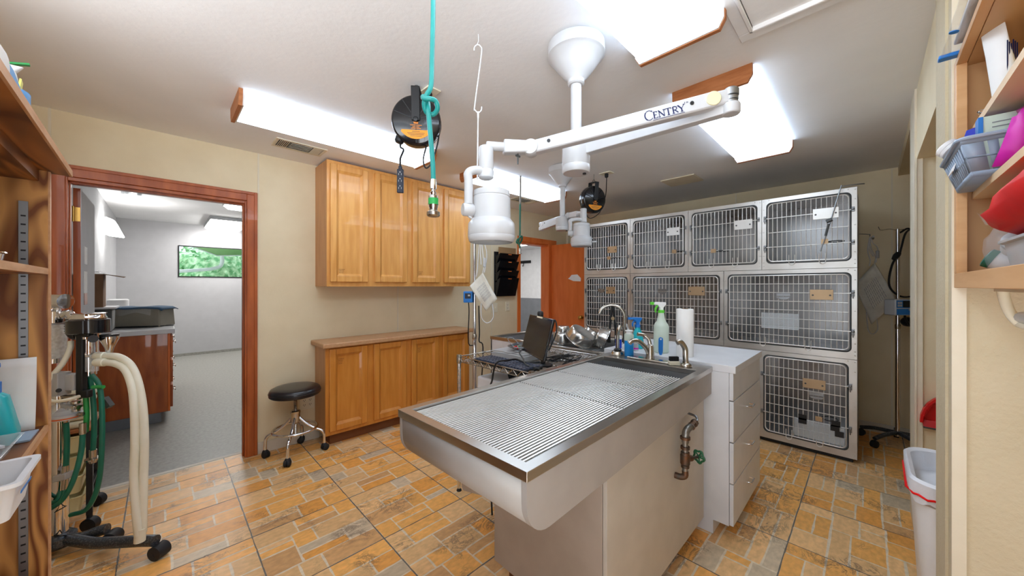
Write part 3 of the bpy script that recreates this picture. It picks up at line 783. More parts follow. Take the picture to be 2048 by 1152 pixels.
# ================================================================= WHITE DRAWER CABINET + COUNTER
t = thing('drawer_cabinet', 'white laminate cabinet with three drawers at the end of the wet table', 'cabinet', (2.45, .5, 0))
g = MB(); g.box(2.14, 2.77, .525, 1.27, .078, .888).box(2.14, 2.77, .60, 1.26, .002, .078)
g.build('body', 'lam_white', t, bevel=.001)
MB().prism([(2.134, .525, .888), (2.134, .525, .078), (2.134, .60, .078), (2.134, .60, .002), (2.134, 1.27, .002), (2.134, 1.27, .888)], (.006, 0, 0)).build('end_panel', 'lam_white', t)
B(2.136, 2.772, .505, .524, .744, .888).build('top_rail', 'lam_white', t, bevel=.0015)
for z0, z1 in ((.524, .738), (.306, .518), (.082, .300)):
    d = B(2.137, 2.772, .504, .523, z0, z1).build('drawer', 'lam_white', t, bevel=.0015)
    zc = (z0 + z1) / 2 + .02
    MB().tube([(2.415, .504, zc), (2.415, .48, zc), (2.49, .48, zc), (2.49, .504, zc)], .004, 8).build('handle', 'chrome', d)
tag(B(2.134, 2.776, .494, 1.268, .8885, .927).build('countertop', 'lam_white', bevel=.0015), 'white laminate countertop with bottles behind the wet table faucet', 'countertop')
# ---- tub run behind
t = thing('sink_cabinet', 'white sink cabinet with wide stainless tub behind the monitor', 'sink', (2.45, 1.85, 0))
MB().box(2.15, 2.76, 1.275, 2.43, .09, .70).box(2.20, 2.70, 1.28, 2.40, .002, .09).build('body', 'lam_white', t)
B(2.134, 2.149, 1.272, 2.43, .09, .868).build('front_panel', 'lam_white', t, bevel=.001)
B(2.134, 2.77, 2.415, 2.43, .09, .868).build('end_panel', 'lam_white', t)
g = MB(); zt, zb = .894, .868; X0, X1, Y0, Y1 = 2.13, 2.776, 1.272, 2.436; a0, a1, c0, c1 = 2.165, 2.73, 1.30, 2.395
g.add([(X0, Y0, zt), (X1, Y0, zt), (X1, Y1, zt), (X0, Y1, zt), (a0, c0, zt), (a1, c0, zt), (a1, c1, zt), (a0, c1, zt),
       (X0, Y0, zb), (X1, Y0, zb), (X1, Y1, zb), (X0, Y1, zb), (a0 + .01, c0 + .01, .74), (a1 - .01, c0 + .01, .74), (a1 - .01, c1 - .01, .74), (a0 + .01, c1 - .01, .74)],
      [(0, 1, 5, 4), (1, 2, 6, 5), (2, 3, 7, 6), (3, 0, 4, 7), (0, 8, 9, 1), (1, 9, 10, 2), (2, 10, 11, 3), (3, 11, 8, 0), (4, 5, 13, 12), (5, 6, 14, 13), (6, 7, 15, 14), (7, 4, 12, 15), (12, 13, 14, 15)])
g.build('tub', 'stainless', t, bevel=.002)
t = thing('tub_grate', 'dark wire grate over the tub under the steel bowls', 'grate', (2.45, 1.85, .875))
g = MB()
for k in range(44):
    y = 1.31 + k * .0248; g.cyl((2.17, y, .874), (2.728, y, .874), .0042, 6)
g.build('bar', 'alu', t)['kind'] = 'stuff'
g = MB()
for x in (2.19, 2.45, 2.71): g.cyl((x, 1.305, .868), (x, 2.39, .868), .004, 6)
g.build('cross_rod', 'alu', t)

# ================================================================= CAGES
CX = 3.725
def cage(y0, y1, z0, z1, nv, nh, hinge, label, plate=None, ring=None, trough=False, cup=None, depth=.62, pad=.03):
    t = thing('kennel_cage', label, 'animal cage', (CX, (y0 + y1) / 2, z0), 'stainless kennel cages')
    e = .0015; y0 += e; y1 -= e; z0 += e; z1 -= e
    a0, a1, c0, c1 = y0 + pad, y1 - pad, z0 + .05, z1 - .032
    g = MB()   # shell: sides, top, bottom, back, all a centimetre thick
    q = .008
    g.box(CX + .01, CX + depth, y0, y0 + q, z0, z1).box(CX + .01, CX + depth, y1 - q, y1, z0, z1)
    g.box(CX + .01, CX + depth, y0 + q, y1 - q, z0, z0 + .03).box(CX + .01, CX + depth, y0 + q, y1 - q, z1 - .012, z1)
    g.box(CX + depth - q, CX + depth, y0 + q, y1 - q, z0 + .03, z1 - .012)
    g.build('shell', 'cage_steel', t)
    g = MB()
    g.box(CX, CX + .02, y0, a0, z0, z1).box(CX, CX + .02, a1, y1, z0, z1).box(CX, CX + .02, a0, a1, z0, c0).box(CX, CX + .02, a0, a1, c1, z1)
    r = .035   # rounded inner corners
    for cy, cz, sy, sz in ((a0, c0, 1, 1), (a1, c0, -1, 1), (a1, c1, -1, -1), (a0, c1, 1, -1)):
        P = [(CX, cy, cz)] + [(CX, cy + sy * (r - r * math.sin(R(k * 15))), cz + sz * (r - r * math.cos(R(k * 15)))) for k in range(7)]
        g.prism(P, (.02, 0, 0))
    for yy in (y0 + .011, y1 - .011):
        for zz in (z0 + .06, z0 + .03, z1 - .018, (z0 + z1) / 2 + .02, z1 - .09, z0 + .12):
            g.lathe([(.005, 0), (.004, .002), (.001, .003)], (CX, yy, zz), (-1, 0, 0), n=8)
    for yy in (y0 + .05, y1 - .05): g.lathe([(.005, 0), (.004, .002), (.001, .003)], (CX, yy, z1 - .012), (-1, 0, 0), n=8)
    g.build('face_frame', 'cage_frame', t)
    g = MB().tube(rrect(a0 + .004, a1 - .004, c0 + .004, c1 - .004, .036, CX + .006), .006, 6, closed=True)
    g.build('gasket', 'dark_grey', t)
    # wire door
    b0, b1, d0, d1 = a0 + .016, a1 - .016, c0 + .018, c1 - .016
    xd = CX - .006
    g = MB().tube(rrect(b0, b1, d0, d1, .035, xd), .0048, 8, closed=True)
    door = g.build('door', 'wire', t)
    for k in range(1, nv):
        y = b0 + (b1 - b0) * k / nv
        if k == 1: g = MB()
        g.cyl((xd, y, d0), (xd, y, d1), .0032, 6)
    for k in range(1, nh):
        z = d0 + (d1 - d0) * k / nh
        big = k in (max(1, round(nh * .25)), nh - round(nh * .22)) if nh > 4 else k in (1, 3)
        g.cyl((xd - .004, b0 - (.012 if big else 0), z), (xd - .004, b1 + (.012 if big else 0), z), .0034, 6)
    for yy in (b0 + (b1 - b0) * .3, b0 + (b1 - b0) * .68):
        w_ = .019
        g.tube([(xd - .004, yy - w_, d0 + .05), (xd - .004, yy - w_, d0 - .012), (xd - .004, yy - w_ * .7, d0 - .026), (xd - .004, yy, d0 - .032), (xd - .004, yy + w_ * .7, d0 - .026), (xd - .004, yy + w_, d0 - .012), (xd - .004, yy + w_, d0 + .05)], .0032, 6, sub=3)
    g.build('wire_mesh', 'wire', door)
    # latches on one side, hinges on the other
    zs = (d0 + (d1 - d0) * .25, d0 + (d1 - d0) * .76)
    for zz in zs:
        for side, nm in ((hinge, 'hinge'), (1 - hinge, 'latch')):
            yy = a1 + .008 if side else a0 - .008
            m = MB().box(CX - .010, CX - .001, yy - .009, yy + .009, zz - (.03 if nm == 'latch' else .018), zz + .018)
            m.lathe([(.008, 0), (.008, .014), (.005, .018)], (CX - .002, yy, zz), (-1, 0, 0), n=10).cyl((xd, yy, zz), (xd, b1 if side else b0, zz), .0042, 6)
            if nm == 'latch': m.cyl((CX - .012, yy, zz - .045), (CX - .012, yy, zz + .01), .004, 6)
            m.build(nm, 'alu', door, bevel=.002)
    if plate:
        y, z, w_, h, m = plate
        p = B(xd - .013, xd - .010, y - w_ / 2, y + w_ / 2, z - h / 2, z + h / 2).build('card_holder', m, door, bevel=.004)
        k = MB()
        for s in (-1, 1): k.cyl((xd - .015, y + s * (w_ / 2 - .018), z - .004), (xd - .0128, y + s * (w_ / 2 - .018), z - .004), .007, 8)
        k.build('screw', 'dark_grey', p)
    if ring:
        y, z = ring
        MB().obox((xd - .012, y, z), (1, 0, 0), (0, 1, 0), (0, 0, 1), .005, .021, .018).build('ring_bracket', 'label_brass', door)
        pts = [(xd + .05 + .06 * math.cos(R(a)), y - .06 + .05 * math.sin(R(a)), z) for a in range(0, 360, 24)]
        MB().tube(pts, .0035, 6, closed=True).build('bowl_ring', 'black', door)
    if trough:
        y, z = cup
        g = MB(); g.box(xd - .014, xd - .009, y - .045, y + .045, z - .005, z + .018)
        g.prism([(xd - .015, y - .042, z - .012)] + [(xd - .015, y - .042 * math.cos(R(a)), z - .012 - .022 * math.sin(R(a))) for a in range(0, 181, 20)], (.005, 0, 0))
        g.build('lift_tab', 'alu', door)
    return t
Yb = (.066, .664, 1.272, 1.884, 2.492)
Z0, Z1, Z2, Z3 = .035, .79, 1.488, 2.10
cage(Yb[3], Yb[4], Z2, Z3, 16, 4, 0, 'top-row kennel cage at the left end above the orange door edge', plate=(2.10, 1.77, .12, .075, 'label_brass'), ring=(2.14, 1.675))
cage(Yb[2], Yb[3], Z2, Z3, 16, 4, 0, 'second top-row kennel cage from the left with a white card plate', plate=(1.415, 1.905, .13, .08, 'paper'), ring=(1.40, 1.70))
cage(Yb[1], Yb[2], Z2, Z3, 16, 4, 0, 'third top-row kennel cage from the left, grey card plate at its right', plate=(.80, 1.90, .14, .085, 'cage_frame'), ring=(1.04, 1.68))
cage(Yb[0], Yb[1], Z2, Z3, 16, 4, 0, 'top right kennel cage with a thin metal rod leaning on it', plate=(.245, 1.92, .155, .085, 'cage_frame'), ring=(.25, 1.70))
cage(Yb[3], Yb[4], Z1, Z2, 16, 8, 0, 'middle-row kennel cage at the left behind the gooseneck faucet', plate=(2.12, 1.30, .12, .08, 'label_brass'), trough=True, cup=(2.24, 1.30))
cage(.958, Yb[3], Z1, Z2, 24, 8, 0, 'wide middle kennel cage behind the green-topped spray bottle', plate=(1.19, 1.30, .15, .085, 'label_brass'), trough=True, cup=(1.52, 1.30))
cage(Yb[0], .958, Z1, Z2, 24, 8, 1, 'wide middle-row kennel cage at the right, largest of the bank', plate=(.27, 1.28, .14, .08, 'label_brass'), trough=True, cup=(.51, 1.27))
cage(.7, 1.88, .035, Z1, 16, 8, 0, 'bottom kennel cage mostly hidden behind the white drawer cabinet')
cage(Yb[0], .70, .035, Z1, 16, 8, 1, 'bottom right kennel cage with black tape patches on its tray', plate=(.315, .565, .14, .075, 'label_brass'), trough=True, cup=(.30, .48), ring=(.285, .295), pad=.045)
cage(1.88, Yb[4], .035, Z1, 10, 5, 0, 'bottom left kennel cage hidden behind the tub counter')
B(CX + .03, CX + .60, .09, 2.47, .002, .034).build('plinth', 'black', None)
tag(bpy.data.objects['plinth'], 'dark plinth strip under the bottom kennel cages', 'plinth')
# tape
t = thing('feeding_tray', 'clear plastic splash tray taped inside the bottom right cage', 'tray', (3.74, .29, .12))
B(3.70, 3.704, .135, .44, .125, .27).build('panel', 'plastic_clear', t, bevel=.004)
for y, z in ((.385, .285), (.385, .255), (.185, .285), (.19, .25), (.165, .21)):
    MB().obox((3.698, y, z), (1, 0, 0), (0, 1, 0), (0, 0, 1), .001, .026, .022).build('tape', 'black', t)
t = thing('acrylic_panel', 'clear acrylic cover hooked on the large right middle cage', 'panel', (3.705, .56, 1.0))
B(3.704, 3.708, .41, .66, .99, 1.12).build('sheet', 'plastic_clear', t, bevel=.006)
g = MB().tube([(3.702, .41, 1.12), (3.702, .41, .99), (3.702, .66, .99), (3.702, .66, 1.12)], .003, 6)
g.build('edge', 'lam_white', t)
t = thing('hanging_rod', 'thin bent metal rod with dark clamp leaning on the top right cage', 'rod', (3.70, .19, 1.65))
MB().tube([(3.74, .03, 2.115), (3.71, .06, 2.112), (3.70, .145, 2.11), (3.695, .160, 2.09), (3.69, .235, 1.77), (3.685, .275, 1.62)], .004, 8, sub=3).build('rod', 'alu', t)
MB().cyl((3.688, .205, 1.865), (3.688, .24, 1.85), .014, 10).cyl((3.68, .225, 1.83), (3.68, .243, 1.74), .008, 8).build('clamp', 'dark_grey', t)
# ================================================================= EXAM LAMPS
def beam(c0, c1, h, w, nose=0):
    """tapered box beam between two points, height h, width w"""
    c0 = Vector(c0); c1 = Vector(c1); d = (c1 - c0); L_ = d.length; d.normalize()
    s = d.cross(Vector((0, 0, 1))).normalized(); u = s.cross(d)
    return c0, c1, d, s, u
def exam_lamp(cx, cy, elbow, kn, tubec, headc, label, text=False, col='lamp_white', yoke=(-1, 0)):
    t = thing('exam_lamp', label, 'surgical lamp', (cx, cy, H), 'ceiling-mounted exam lamps')
    g = MB().lathe([(.105, -.0005), (.123, -.012), (.124, -.058), (.118, -.062), (.112, -.066), (.09, -.10), (.055, -.145), (.034, -.165), (.032, -.172)], (cx, cy, H), n=40)
    g.build('canopy', col, t)
    MB().lathe([(.036, -.160), (.036, -.178), (.030, -.184)], (cx, cy, H), n=28).cyl((cx, cy, H - .17), (cx, cy, 1.93), .0235, 24).build('post', col, t)
    MB().lathe([(.052, 1.965), (.0605, 1.958), (.0605, 1.878), (.0595, 1.876), (.0605, 1.874), (.0605, 1.852), (.056, 1.844)], (cx, cy, 0), n=36).build('hub', col, t, bevel=.001)
    g = MB().cyl((cx + .02, cy - .03, 1.8435), (cx + .02, cy - .03, 1.838), .008, 10)
    g.build('screw', 'black', t)
    # lower arm
    e = Vector(elbow); h0 = Vector((cx, cy, 1.942))
    eA = Vector((e.x, e.y, 1.945))
    c0, c1, d, s, u = beam(h0 + (eA - h0).normalized() * .05, eA, .05, .03)
    P = [c0 + u * .027, c0 - u * .027, c1 - u * .012, c1 + u * .020]
    arm = MB().prism([p - s * .019 for p in P], s * .038)
    arm.lathe([(.026, -.015), (.028, -.010), (.028, .018), (.024, .022)], (eA.x, eA.y, 1.945), n=24)
    arm.build('lower_arm', col, t, bevel=.006)
    MB().lathe([(.022, 0), (.022, .010), (.018, .011), (.018, .014), (.022, .015), (.022, .025), (.018, .026), (.018, .028), (.024, .03), (.024, .05), (.018, .056)], (eA.x, eA.y, 1.962), n=24).build('elbow_joint', 'alu' if text else col, t)
    # upper (spring) arm
    k = Vector(kn); top = Vector((e.x, e.y, e.z))
    d = (k - top).normalized(); s = d.cross(Vector((0, 0, 1))).normalized(); u = s.cross(d)
    a = top + d * .055; b_ = k
    m = MB().prism([p - s * .02 for p in (a + u * .026, a - u * .028, b_ - u * .025, b_ + u * .022)], s * .04)
    ua = m.build('upper_arm', col, t, bevel=.006)
    MB().prism([p - s * .017 for p in (top - d * .008 + u * .022, top - d * .008 - u * .024, top + d * .075 - u * .026, top + d * .075 + u * .024)], s * .034).build('arm_knuckle', col, t, bevel=.006)
    for q in (top + d * .062,):
        MB().lathe([(.024, -.0235), (.024, .0235)], q, s, n=24).build('pivot_disc', 'lamp_cream' if text else col, ua, bevel=.002)
    g = MB()
    for q in (top + d * .13, k - d * .07):
        g.lathe([(.0065, -.0225), (.0065, .0225)], q + u * .003, s, n=10)
    g.build('bolt', 'black', ua)
    # end joint, drop tube
    tc_ = Vector(tubec)   # top of the vertical tube
    MB().lathe([(.027, -.024), (.03, -.018), (.03, .018), (.027, .024)], k, s, n=24).build('pivot_disc', col, t)
    dd = (Vector((tc_.x, tc_.y, k.z)) - k); L_ = dd.length; dn = dd.normalized(); sn = dn.cross(Vector((0, 0, 1)))
    m = MB()
    ka = k + dn * (L_ * .62) 
    P = [k + Vector((0, 0, .024)), k - Vector((0, 0, .02)), ka - Vector((0, 0, .028)), ka + Vector((0, 0, .022))]
    m.prism([p - sn * .02 for p in P], sn * .04)
    m.cyl(ka - dn * .02 + Vector((0, 0, -.002)), tc_ * 1 + (Vector((0, 0, k.z - tc_.z - .002))), .0165, 16)
    m.build('joint_arm', col, t, bevel=.005)
    zt, zb = tc_.z, tc_.z - .115
    MB().lathe([(.022, zt + .004), (.027, zt), (.0275, zb + .035), (.0265, zb + .033), (.0275, zb + .031), (.0275, zb + .004), (.022, zb)], (tc_.x, tc_.y, 0), n=28).build('drop_tube', col, t)
    if text:
        MB().cyl(k + dn * .05 + Vector((0, 0, -.024)), k + dn * .05 + Vector((0, 0, -.062)), .003, 8).cyl(k + dn * .05 + Vector((-.010, 0, -.032)), k + dn * .05 + Vector((.010, 0, -.032)), .004, 8).build('wing_screw', 'dark_grey', t)
    # head
    hx, hy, hz = headc   # hz = top
    hd = MB().lathe([(.060, hz - .001), (.066, hz - .004), (.067, hz - .022), (.0655, hz - .0235), (.0655, hz - .026), (.069, hz - .029), (.0705, hz - .105), (.078, hz - .114), (.0845, hz - .122), (.0865, hz - .165), (.0855, hz - .1665), (.0865, hz - .169), (.082, hz - .186), (.077, hz - .190)], (hx, hy, 0), n=48, cap=False)
    hd.build('lamp_head', col, t)
    MB().lathe([(.001, hz - .001), (.0605, hz - .001)], (hx, hy, 0), n=32, cap=False).build('top_cap', col, t)
    MB().lathe([(.001, hz - .186), (.0775, hz - .189)], (hx, hy, 0), n=32, cap=False).build('lens', 'plastic_clear', t)
    MB().lathe([(.001, hz - .120), (.0700, hz - .122)], (hx, hy, 0), n=32, cap=False).build('reflector', 'chrome', t)
    # yoke from tube to head side
    y = Vector((yoke[0], yoke[1], 0)).normalized()
    p0 = Vector((tc_.x, tc_.y, zb + .022)); side = Vector((hx, hy, 0)) + y * .088
    kz = hz - .078
    m = MB(); pth = [p0, p0 + (Vector((side.x, side.y, p0.z)) - p0) * .55 + Vector((0, 0, .004)), Vector((side.x, side.y, p0.z - .012)), Vector((side.x, side.y, p0.z - .045)), Vector((side.x, side.y, kz + .02))]
    m.tube(pth, .0155, 14, sub=6)
    m.build('yoke', col, t)
    q = Vector((side.x, side.y, kz))
    m = MB().lathe([(.020, .022), (.023, .018), (.023, -.012), (.019, -.02)], q, y, n=24).cyl(q - y * .03, q + y * .01, .017, 18)
    m.cyl(q - Vector((0, 0, .02)), q - Vector((0, 0, .028)) - y * .012, .006, 8)
    m.build('pivot_knob', col, t)
    if not text:
        MB().cyl((hx + .07, hy - .06, hz - .15), (hx + .09, hy - .09, hz - .15), .007, 8).build('handle', col, t)
    if text:   # raised serif lettering CENTRY on the camera side of the upper arm
        W = -s if (-s).dot(Vector((-1, -1, 0))) > 0 else s
        n_ = W; right = -d if (-d).dot(Vector((1, -1, 0))) > 0 else d
        upv = n_.cross(right) if n_.cross(right).z > 0 else right.cross(n_)
        org = top + d * .285 + n_ * .0203 - upv * .016
        T = lambda x, y_: org + right * x + upv * y_
        lt = MB()
        def stroke(p, q, w):
            a_ = T(*p); b2 = T(*q); dr = (b2 - a_).normalized(); sd = dr.cross(n_).normalized()
            lt.add([a_ + sd * w / 2, a_ - sd * w / 2, b2 - sd * w / 2, b2 + sd * w / 2, a_ + sd * w / 2 + n_ * .0006, a_ - sd * w / 2 + n_ * .0006, b2 - sd * w / 2 + n_ * .0006, b2 + sd * w / 2 + n_ * .0006],
                   [(0, 1, 2, 3), (4, 5, 6, 7), (0, 1, 5, 4), (1, 2, 6, 5), (2, 3, 7, 6), (3, 0, 4, 7)])
        def poly(ps, w):
            for i in range(len(ps) - 1): stroke(ps[i], ps[i + 1], w)
        def serif(x, y_, w, r_=.0032): stroke((x - r_, y_), (x + r_, y_), w)
        H1, H2 = .031, .0225
        th, tn = .0040, .0022
        arc = lambda cx_, cy_, rx, ry, a0, a1, n2=14: [(cx_ + rx * math.cos(R(a0 + (a1 - a0) * i / n2)), cy_ + ry * math.sin(R(a0 + (a1 - a0) * i / n2))) for i in range(n2 + 1)]
        poly(arc(.014, H1 / 2 - .001, .014, H1 / 2 + .001, 40, 140), tn); poly(arc(.014, H1 / 2 - .001, .014, H1 / 2 + .001, 135, 240), th); poly(arc(.014, H1 / 2 - .001, .014, H1 / 2 + .001, 235, 318), tn)
        stroke((.0247, H1 - .0065), (.0247, H1 - .001), tn)
        x = .030   # E
        stroke((x, 0), (x, H2), th); stroke((x - .003, H2), (x + .010, H2), tn); stroke((x, H2 / 2), (x + .008, H2 / 2), tn); stroke((x - .003, 0), (x + .011, 0), tn)
        stroke((x + .010, H2), (x + .010, H2 - .004), tn); stroke((x + .011, 0), (x + .0115, .004), tn)
        x = .047   # N
        stroke((x, 0), (x, H2), tn); stroke((x - .001, H2), (x + .016, 0), th); stroke((x + .016, 0), (x + .016, H2), tn); serif(x, 0, tn); serif(x + .016, H2, tn); serif(x - .001, H2, tn, .002)
        x = .077   # T
        stroke((x, 0), (x, H2), th); stroke((x - .010, H2), (x + .010, H2), tn); serif(x, 0, tn, .004); stroke((x - .010, H2), (x - .010, H2 - .004), tn); stroke((x + .010, H2), (x + .010, H2 - .004), tn)
        x = .093   # R
        stroke((x, 0), (x, H2), th); poly([(x, H2)] + arc(x + .006, H2 * .74, .006, H2 * .26, 90, -90, 8) + [(x, H2 * .48)], tn * 1.3); stroke((x + .005, H2 * .48), (x + .015, 0), th * .8); serif(x, 0, tn, .004)
        x = .120   # Y
        stroke((x, 0), (x, H2 * .45), th); stroke((x, H2 * .45), (x - .010, H2), th); stroke((x, H2 * .45), (x + .009, H2), tn); serif(x, 0, tn, .004); serif(x - .010, H2, tn); serif(x + .009, H2, tn)
        stroke((.024, -.005), (.128, -.005), .0017)
        for i in (.133, .139):   # TM
            stroke((i, H2 + .001), (i, H2 + .006), .0009)
        stroke((.1315, H2 + .006), (.1350, H2 + .006), .0009); stroke((.139, H2 + .006), (.141, H2 + .003), .0009); stroke((.141, H2 + .003), (.143, H2 + .006), .0009); stroke((.143, H2 + .006), (.143, H2 + .001), .0009)
        lt.build('lettering', 'text_blue', ua, smooth_=False)
exam_lamp(1.296, .909, (1.371, .331, 1.992), (.986, .895, 1.866), (.847, .991, 1.857), (.861, .977, 1.699),
          'large white ceiling exam lamp with lettered arm and drum head over the wet table', text=True, yoke=(-.72, .25))
exam_lamp(2.551, 1.935, (2.84, 2.43, 1.99), (2.55, 1.86, 1.965), (2.498, 1.678, 1.99), (2.444, 1.661, 1.862),
          'smaller-looking white exam lamp in the background near the cages', yoke=(-.5, .6))

# ================================================================= CORD REELS
def reel(c, plate, label, strip=None, glabel='hanging cord reels', facing=(-.70, -.71), loop=None):
    c = Vector(c); n_ = Vector((facing[0], facing[1], -.12)).normalized()
    t = thing('cord_reel', label, 'cord reel', (c.x, c.y, H), glabel)
    side = Vector((0, 0, 1)).cross(n_).normalized(); up = n_.cross(side)
    r = .128
    m = MB().lathe([(.02, -.045), (r - .012, -.045), (r - .004, -.038), (r, -.03), (r, -.006), (r - .006, -.002), (r - .006, .002), (r, .006), (r, .030), (r - .004, .038), (r - .012, .043), (.03, .047)], c, n_, n=48)
    m.build('housing', 'black_gloss', t)
    # moulded ribs and hub on the face
    g = MB()
    for a in (20, 55, 90, 125, 160, 270): 
        dr = side * math.cos(R(a)) + up * math.sin(R(a))
        g.obox(c + n_ * .0465 + dr * .07, dr, n_, dr.cross(n_), .045, .002, .002)
    g.build('rib', 'black', t)
    # bracket over the top, hook, ceiling eye
    top = c + up * .15
    g = MB().obox(c + n_ * .052 + up * .08, side, up, n_, .022, .085, .003).obox(c - n_ * .052 + up * .08, side, up, n_, .022, .085, .003).obox(c + up * .163, side, n_, up, .022, .055, .003)
    g.lathe([(.014, 0), (.014, .006), (.008, .008)], c + n_ * .054, n_, n=14)
    g.build('bracket', 'black', t, bevel=.003)
    g = MB().tube([c + up * .165, c + up * .175 + side * .012, c + up * .19, c + up * .175 - side * .012, c + up * .165], .003, 6, sub=4)
    hook_top = Vector((c.x + up.x * .19, c.y + up.y * .19, H))
    g.tube([c + up * .187, hook_top], .002, 6)
    g.build('hook', 'dark_grey', t)
    # label: black dial with orange segment and small lines
    lb = c + n_ * .0485 - up * .055
    P = [lb + up * .004 - side * .062, lb + up * .004 + side * .062] + [c + n_ * .0485 + (side * math.cos(R(a)) + up * math.sin(R(a))) * .098 for a in range(-38, -143, -8)]
    P[1] = c + n_ * .0485 - up * .052 + side * .072; P[0] = c + n_ * .0485 - up * .052 - side * .072
    lab = MB().prism([P[0], P[1]] + P[2:], n_ * .0012).build('label', 'orange', t)
    g = MB()
    for i, (w_, zz) in enumerate(((.012, -.016), (.030, -.028), (.018, -.037), (.026, -.044))):
        g.obox(c + n_ * .048 + up * zz, side, up, n_, w_, .0018 if i else .005, .0005)
    g.build('print', 'ink_orange', t, smooth_=False)
    g = MB()
    for w_, zz in ((.02, -.060), (.045, -.068), (.04, -.075), (.03, -.083)): g.obox(c + n_ * .050 + up * zz, side, up, n_, w_, .001, .0004)
    g.build('print', 'text_black', lab, smooth_=False)
    # supply cord up to the ceiling plate
    pl = Vector((plate[0], plate[1], H))
    q = c - up * .125 + side * (.045 if loop is None else .03)
    if loop is None:
        pts = [c - up * .10 - side * .07, c - up * .165 - side * .04, c - up * .165 + side * .02, c - up * .10 + side * .10, c + up * .05 + side * .150, pl + Vector((0, 0, -.08)), pl + Vector((0, 0, -.03))]
    else:
        pts = [c - up * .11 + side * .05, c - up * .19 + side * .03, c - up * .235 + side * .045, c - up * .19 + side * .08, c - up * .05 + side * .115, c + up * .10 + side * .09, pl + Vector((0, 0, -.05)), pl + Vector((0, 0, -.03))]
    MB().tube(pts, .0042, 8, sub=6).build('supply_cord', 'rubber', t)
    MB().lathe([(.010, .045), (.016, .04), (.018, .012), (.014, .004)], pl, (0, 0, -1), n=12).build('plug', 'rubber', t)
    op = thing('ceiling_outlet', 'beige ceiling outlet plate feeding ' + ('the near cord reel' if strip else 'the far cord reel'), 'outlet', (pl.x, pl.y, H), 'ceiling outlets')
    MB().obox(pl + Vector((0, 0, -.004)), (1, 0, 0), (0, 1, 0), (0, 0, 1), .04, .058, .0035).build('cover_plate', 'outlet_ivory', op, bevel=.002)
    MB().lathe([(.003, .0), (.003, .002)], pl + Vector((-.02, -.03, -.0075)), (0, 0, -1), n=8).build('screw', 'alu', op)
    if strip:
        s_ = Vector(strip)
        o0 = c - up * .095 - side * .085
        MB().lathe([(.022, 0), (.024, .01), (.024, .03), (.016, .04)], o0 + up * .02, (side * -.4 - up).normalized(), n=16).build('cord_guide', 'black', t)
        MB().tube([o0, o0 - up * .035 - side * .004, o0 - up * .05 + side * .012, s_ + Vector((0, 0, .12)) - n_ * 0, s_ + Vector((0, 0, .075))], .0052, 8, sub=6).build('cord', 'rubber', t)
        b = MB().obox(s_, side, (0, 0, 1), n_, .0165, .063, .011).obox(s_ + Vector((0, 0, .068)), side, (0, 0, 1), n_, .009, .012, .009)
        so = b.build('socket_strip', 'navy', t, bevel=.004)
        g = MB()
        for zz in (.035, 0, -.038):
            for xx in (-.007, .007): g.obox(s_ + n_ * .0112 + side * xx + Vector((0, 0, zz)), side, (0, 0, 1), n_, .0012, .005, .0006)
            g.lathe([(.003, 0), (.003, .0008)], s_ + n_ * .011 + Vector((0, 0, zz + .011)), n_, n=8)
        g.build('slot', 'alu', so)
reel((.975, 1.709, 2.226), (1.044, 1.703), 'black cord reel with orange label and socket strip hanging near the teal hose', strip=(.90, 1.75, 1.905), loop=1, facing=(-.60, -.79))
reel((2.941, 1.873, 2.174), (2.983, 1.747), 'black cord reel with orange label hanging in front of the cages', facing=(-.35, -.94))

# ================================================================= HOSES AND HOOKS FROM THE CEILING
t = thing('oxygen_hose', 'teal hose with an overhand knot and metal coupling hanging from the ceiling', 'hose', (.491, .781, H))
kx, ky, kz = .484, .788, 1.806
fw = Vector((.7035, .7107, 0)); rt = Vector((.7107, -.7035, 0))
K = Vector((kx, ky, kz)); up = Vector((0, 0, 1))
pts = [(.491, .781, H), (.491, .781, 2.2), (.491, .781, 2.05), (.489, .783, 1.93)] + [K + rt * a + fw * b + up * c_ for a, b, c_ in
      ((.006, -.006, .05), (-.004, -.012, .022), (-.012, -.004, .004), (-.008, .008, -.012), (.008, .012, -.014), (.020, .004, -.004), (.018, -.006, .010), (.006, -.014, .012), (-.008, -.014, .012), (-.015, -.004, .022), (-.010, .008, .028), (-.004, .004, .008), (-.001, -.002, -.022), (.002, 0, -.06))] + [(.490, .781, 1.66), (.491, .78, 1.612)]
MB().tube(pts, .0062, 10, sub=4).build('hose', 'teal_hose', t)
MB().lathe([(.0075, .008), (.0085, 0), (.0085, -.016), (.005, -.018), (.005, -.022), (.008, -.025), (.006, -.033)], (.491, .78, 1.612), n=16).build('ferrule', 'chrome', t)
cp = MB().lathe([(.006, -.030), (.012, -.034), (.0125, -.046), (.0115, -.062), (.010, -.066), (.0105, -.072), (.0165, -.075), (.0165, -.083), (.014, -.086)], (.491, .78, 1.612), n=24).build('coupling', 'nickel', t)
MB().lathe([(.0127, -.040), (.0127, -.056)], (.491, .78, 1.612), n=24).build('colour_band', 'green_plastic', cp)
t = thing('oxygen_hose', 'thin far green hose knotted near its end above the orange doorway', 'hose', (2.471, 2.38, H))
MB().cyl((2.471, 2.38, H - .001), (2.469, 2.382, 2.14), .009, 10).build('drop_pipe', 'galvanised', t)
a = Vector((2.467, 2.385, 1.80))
MB().tube([(2.469, 2.382, 2.15), (2.468, 2.383, 2.0), a + up * .03, a - rt * .02 + up * .0, a - rt * .03 - up * .03, a - up * .035 + fw * .02, a + rt * .02 + up * .0, a + rt * .02 + up * .03, a - fw * .02 + up * .015, a - rt * .012 - up * .03, a - up * .07, a - up * .10], .0085, 8, sub=4).build('hose', 'green_hose', t)
